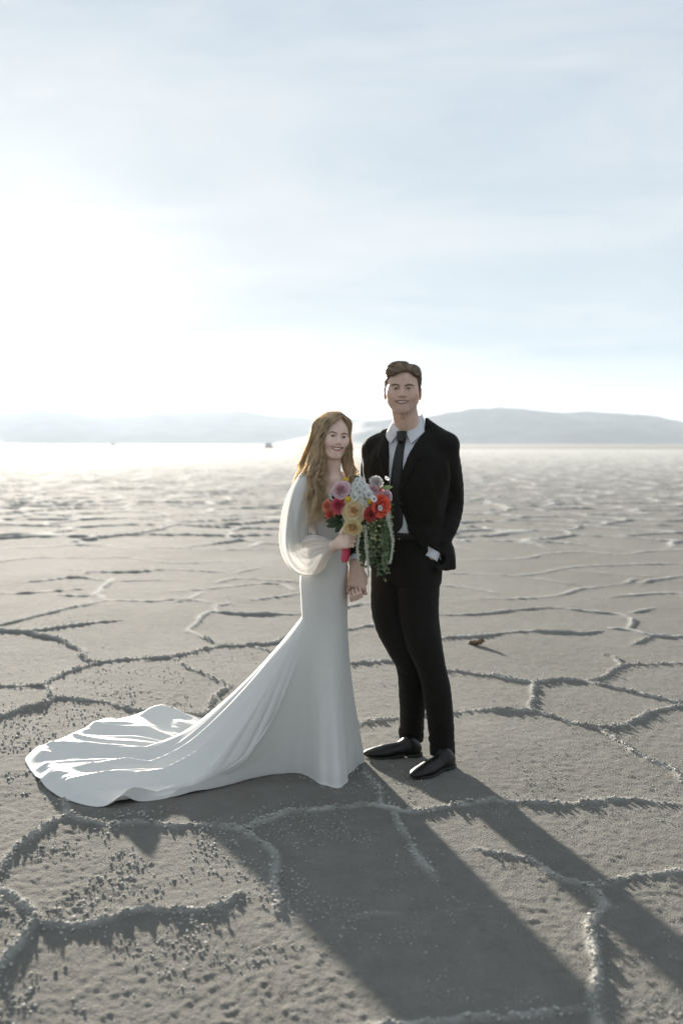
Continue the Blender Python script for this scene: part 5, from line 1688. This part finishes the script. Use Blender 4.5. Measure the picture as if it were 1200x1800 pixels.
def leaf_patch(P, base, tip, width, col, bend=0.15, nu=5, nv=8):
    base, tip = np.asarray(base, float), np.asarray(tip, float)
    ax_ = tip - base
    L = np.linalg.norm(ax_); d = ax_ / L
    s = np.cross(d, np.array([0.15, -1.0, 0.25])); s /= np.linalg.norm(s)
    nrm = np.cross(s, d)
    u = np.linspace(-1, 1, nu)[:, None]; v = np.linspace(0, 1, nv)[None]
    w = width * np.sin(math.pi * np.clip(v * 0.96 + 0.02, 0, 1)) ** 0.75
    G = base + d * (v * L)[..., None] + s * (u * w)[..., None] + nrm * (bend * L * (v * (1 - v)) * 1.6 - 0.25 * np.abs(u) * w)[..., None]
    P.patch(G, np.tile(np.array(col), (nu * nv, 1)) * (1 - 0.12 * (np.abs(np.broadcast_to(u, (nu, nv))) < 0.2)).reshape(-1, 1))
for (bx, by, tx, ty, w, col) in ((600, 912, 572, 917, .013, (.045, .075, .030)), (602, 916, 574, 926, .015, (.04, .07, .03)), (605, 918, 589, 936, .014, (.045, .08, .03)), (600, 905, 578, 913, .012, (.05, .08, .035)),
                                 (612, 902, 604, 922, .016, (.22, .30, .26)), (608, 915, 598, 932, .013, (.06, .10, .045)), (640, 908, 652, 930, .014, (.06, .10, .04)), (662, 905, 678, 925, .014, (.07, .11, .05)),
                                 (650, 910, 640, 932, .013, (.05, .09, .035)), (636, 845, 622, 836, .010, (.10, .14, .07)), (612, 918, 616, 938, .012, (.05, .09, .04)), (668, 858, 690, 856, .010, (.09, .13, .06))):
    P = Petals()
    leaf_patch(P, W(bx, by, 4.205), W(tx, ty, 4.175), w, col)
    P.make('leaf', M_LEAF)
# packing greens behind the flowers
P = Petals()
for i in range(170):
    a, r = rb.uniform(0, 6.283), 0.125 * math.sqrt(rb.random())
    c = BC + np.array([math.cos(a) * r * 1.0, rb.uniform(-0.05, 0.03), math.sin(a) * r * 0.72 - 0.012])
    d = np.array([math.cos(a), -0.35, math.sin(a) * 0.8 + rb.uniform(-.4, .4)])
    leaf_patch(P, c, c + d / np.linalg.norm(d) * rb.uniform(.025, .045), rb.uniform(.006, .010), np.array((.05, .085, .035)) * rb.uniform(.6, 1.3), 0.15, 3, 5)
P.make('packing_greens', M_LEAF, stuff=True)
# trailing greenery
P = Petals()
stems = MB()
for i in range(30):
    x0 = rb.uniform(638, 685)
    y1 = rb.uniform(955, 1000) if rb.random() < .6 else rb.uniform(985, 1027)
    xe = x0 + rb.uniform(-6, 8) + (6 if y1 > 1005 else 0)
    if y1 > 1003:
        xe = rb.uniform(664, 686)
    Y = rb.uniform(4.15, 4.23)
    line = spline(np.array([W(x0 * .6 + 655 * .4, 898, Y + .03), W(x0, 915, Y), W((x0 + xe) / 2 + rb.uniform(-3, 3), (915 + y1) / 2, Y - .01), W(xe, y1, Y)]), 40)
    stems.tube(line, 0.0011, 4)
    g = np.array((.12, .165, .075)) if rb.random() < .6 else np.array((.17, .21, .12))
    for k in range(4, 40, 1):
        for sgn in (-1, 1):
            if rb.random() < 0.55:
                continue
            ll = rb.uniform(.011, .026) * (1.1 - 0.3 * k / 40)
            d = np.array([sgn * rb.uniform(.4, 1), rb.uniform(-.8, .2), rb.uniform(-.9, .1)])
            leaf_patch(P, line[k], line[k] + d / np.linalg.norm(d) * ll, ll * rb.uniform(.24, .46), g * rb.uniform(.65, 1.35), 0.2, 3, 4)
trail = P.make('trailing_greens', M_LEAF, stuff=True)
V, Q = stems.out()
o = part('trailing_stems', V, Q, M_LEAF, trail, stuff=True)
set_color(o, np.tile(np.array((.07, .10, .04)), (len(V), 1)))
# small yellow-green berries among the greens
P = Petals()
for i in range(34):
    px, py = rb.normal(656, 7.5), rb.uniform(914, 962)
    c = W(px, py, rb.uniform(4.125, 4.15))
    bloom(P, c, np.array([rb.normal(0, .4), -1, rb.normal(0, .4)]), rb.uniform(.0030, .0062), (.46, .46, .13), (.56, .58, .30), layers=2, cup=1.0, first=3, step=1, nu=4, nv=3)
P.make('yellow_sprigs', stuff=True)
# hanging strings of white amaranth
ics = IV
for pts in ([(681, 902), (684, 922), (690, 950), (688, 975), (685, 990)], [(631, 925), (630, 945), (628, 965), (630, 987)], [(641, 925), (643, 955), (646, 985), (648, 1012)]):
    line = spline(np.array([W(x, y, 4.135 + 0.02 * (i == 0)) for i, (x, y) in enumerate(pts)]), 90)
    vs_, fs_ = [], []
    n_ = 0
    for k in range(90):
        for q in range(6):
            r = rb.uniform(.0014, .0032) * (1.1 - 0.4 * k / 90)
            c = line[k] + rb.normal(0, .0034, 3) * (1.1 - 0.5 * k / 90)
            vs_.append(IV * r + c); fs_.append(IF + n_); n_ += 12
    V, Q = np.concatenate(vs_), np.concatenate(fs_)
    o = part('amaranth_string', V, Q, M_PETAL, bouquet, stuff=True)
    set_color(o, np.tile(np.array((.70, .71, .60)), (len(V), 1)) * (1 + 0.15 * noise3(V[:, 0] * 300, V[:, 1] * 300, V[:, 2] * 300, 3))[:, None])
# handle: stems bound in a raspberry ribbon
m = MB()
hl = spline(np.array([BC + (0, -0.02, -0.04), W(615, 935, 4.21), STEM, W(607.5, 972, 4.188), W(605.5, 986, 4.185)]), 24)
m.tube(hl, np.concatenate([np.full(8, .016), np.full(12, .0185), np.linspace(.0185, .0165, 4)]) * (1 + 0.03 * np.sin(np.arange(24) * 2.1)), 22)
V, Q = m.out()
handle = part('ribbon_handle', V, Q, M_RIB, bouquet)
m = MB()
for k in range(7):
    a = k * 0.9
    p = hl[-1] + np.array([math.cos(a) * .010, math.sin(a) * .010, 0.004])
    m.tube(np.array([p, p + (rb.normal(0, .002), 0, -rb.uniform(.006, .014))]), .0028, 6)
V, Q = m.out()
part('cut_stems', V, Q, M_RIB, handle, stuff=True)

# ================================================================== SMALL AND FAR THINGS
# a curled scrap of dried brown crust on the salt
c = GND(838, 1134)
m = MB()
u = np.linspace(-1, 1, 16)[:, None]; v = np.linspace(-1, 1, 9)[None]
R_ = 0.060 * (1 + 0.18 * np.sin(u * 5 + 1) + 0.10 * np.cos(v * 7))
x = u * R_ * (1 - 0.25 * v ** 2); y = v * 0.034 * (1 - 0.55 * u ** 2)
z = 0.004 + 0.030 * (u + 0.35) ** 2 * (u > -0.35) * 0.5 + 0.022 * v ** 2 + 0.004 * np.sin(u * 9) + ground_z(np.array([c[0]]), np.array([c[1]]))[0]
Gt = np.stack(np.broadcast_arrays(c[0] + x * 0.9 + y * 0.3, c[1] - 0.45 * x + y, z), -1)
m.grid(Gt); m.grid((Gt + np.array([0, 0, -0.006]))[::-1])
for e in (Gt[0], Gt[-1], Gt[:, 0], Gt[:, -1]):
    m.grid(np.stack([e, e + np.array([0, 0, -0.006])], 0))
V, Q = m.out()
M_SCRAP = mat_basic('dry_brown_crust', (0.17, 0.115, 0.065), 0.85, 0.4, 60, 0.5, 200)
scrap = tag(obj('crust_scrap', mesh_np('crust_scrap', V - c, Q), M_SCRAP), 'small curled brown scrap lying on the salt to the right of the man', 'debris')
scrap.location = c

# parked vehicles on the horizon
M_GLASS = mat_basic('car_glass', (0.75, 0.75, 0.75), 0.1, 0.0, 5)
M_TYRE = mat_basic('tyre', (0.22, 0.22, 0.22), 0.8, 0.1, 5)
M_RIM = mat_basic('rim', (0.4, 0.4, 0.42), 0.35, 0.1, 5, metallic=0.8)
def car(px, Y, yaw, paint, label, tall=1.0):
    root = thing('parked_car', label, 'car', tuple(np.array([(px - 600) / FPX * Y, Y, 0.0])), 'vehicles parked far out on the flat')
    root.rotation_euler = (0, 0, rad(yaw))
    M = mat_basic('car_paint', paint, 0.3, 0.03, 2, coat=0.6)
    def loft(name, secs, mat, parent):
        m = MB()
        th = np.linspace(0, 2 * math.pi, 20, endpoint=False)
        rings_ = []
        for (x, zc, hw, hh) in secs:
            cx = np.sign(np.cos(th)) * np.abs(np.cos(th)) ** 0.45 * hw
            cz = np.sign(np.sin(th)) * np.abs(np.sin(th)) ** 0.45 * hh
            rings_.append(np.stack([np.full(20, x), cx, zc + cz], -1))
        m.grid(np.array(rings_).transpose(1, 0, 2), True)
        for r_ in (rings_[0], rings_[-1]):
            k = r_.mean(0)
            m.grid(np.stack([r_, (r_ - k) * 0.4 + k, np.tile(k, (20, 1))], 1), True)
        V, Q = m.out()
        return obj(name, mesh_np(name, V, Q), mat, parent)
    body_ = loft('body', [(-2.25, .62, .72, .16), (-2.1, .62, .86, .30), (-1.2, .66, .91, .36), (0, .66, .92, .36), (1.2, .64, .91, .34), (2.0, .60, .84, .26), (2.2, .56, .70, .16)], M, root)
    loft('cabin', [(-1.95, 1.0, .66, .06), (-1.6, 1.20 * tall, .72, .30 * tall), (-0.4, 1.26 * tall, .74, .32 * tall), (0.35, 1.22 * tall, .72, .30 * tall), (1.05, .98, .70, .06)], M_GLASS, root)
    loft('roof', [(-1.65, 1.50 * tall, .55, .02), (-1.2, 1.55 * tall, .66, .03), (0.0, 1.56 * tall, .66, .03), (0.4, 1.50 * tall, .56, .02)], M, root)
    for sx in (-1.35, 1.35):
        for sy in (-1, 1):
            m = MB(); m.tube(np.array([(sx, sy * .72, .33), (sx, sy * .94, .33)]), .33, 20)
            m.tube(np.array([(sx, sy * .94, .33), (sx, sy * .945, .33)]), [.33, .18], 20)
            V, Q = m.out(); w = obj('wheel', mesh_np('wheel', V, Q), M_TYRE, root)
            m = MB(); m.tube(np.array([(sx, sy * .90, .33), (sx, sy * .95, .33), (sx, sy * .951, .33)]), [.20, .20, .01], 16)
            V, Q = m.out(); obj('rim', mesh_np('rim', V, Q), M_RIM, w)
    for sy in (-1, 1):
        for sx, nm in ((-2.2, 'tail_light'), (2.12, 'headlight')):
            V, Q = uv_sphere((sx, sy * .62, .68), (.08, .14, .07), None, 10, 6)
            obj(nm, mesh_np(nm, V, Q), M_RIM if sx > 0 else M_SCRAP, root)
    return root
car(473, 330, 78, (0.80, 0.70, 0.66), 'tiny parked car seen end on, on the horizon just left of the woman', 1.12)
car(201, 700, 12, (0.6, 0.6, 0.58), 'tiny grey car on the horizon at left, the one above the train', 1.0)
car(33, 760, 8, (0.5, 0.52, 0.5), 'tiny pale car on the horizon, second from the left edge', 1.25)
car(4, 760, 8, (0.5, 0.52, 0.5), 'tiny pale car on the horizon, cut by the left edge', 1.2)
car(76, 820, 70, (0.65, 0.62, 0.62), 'tiny pale car on the horizon, third from the left edge, seen end on', 1.0)
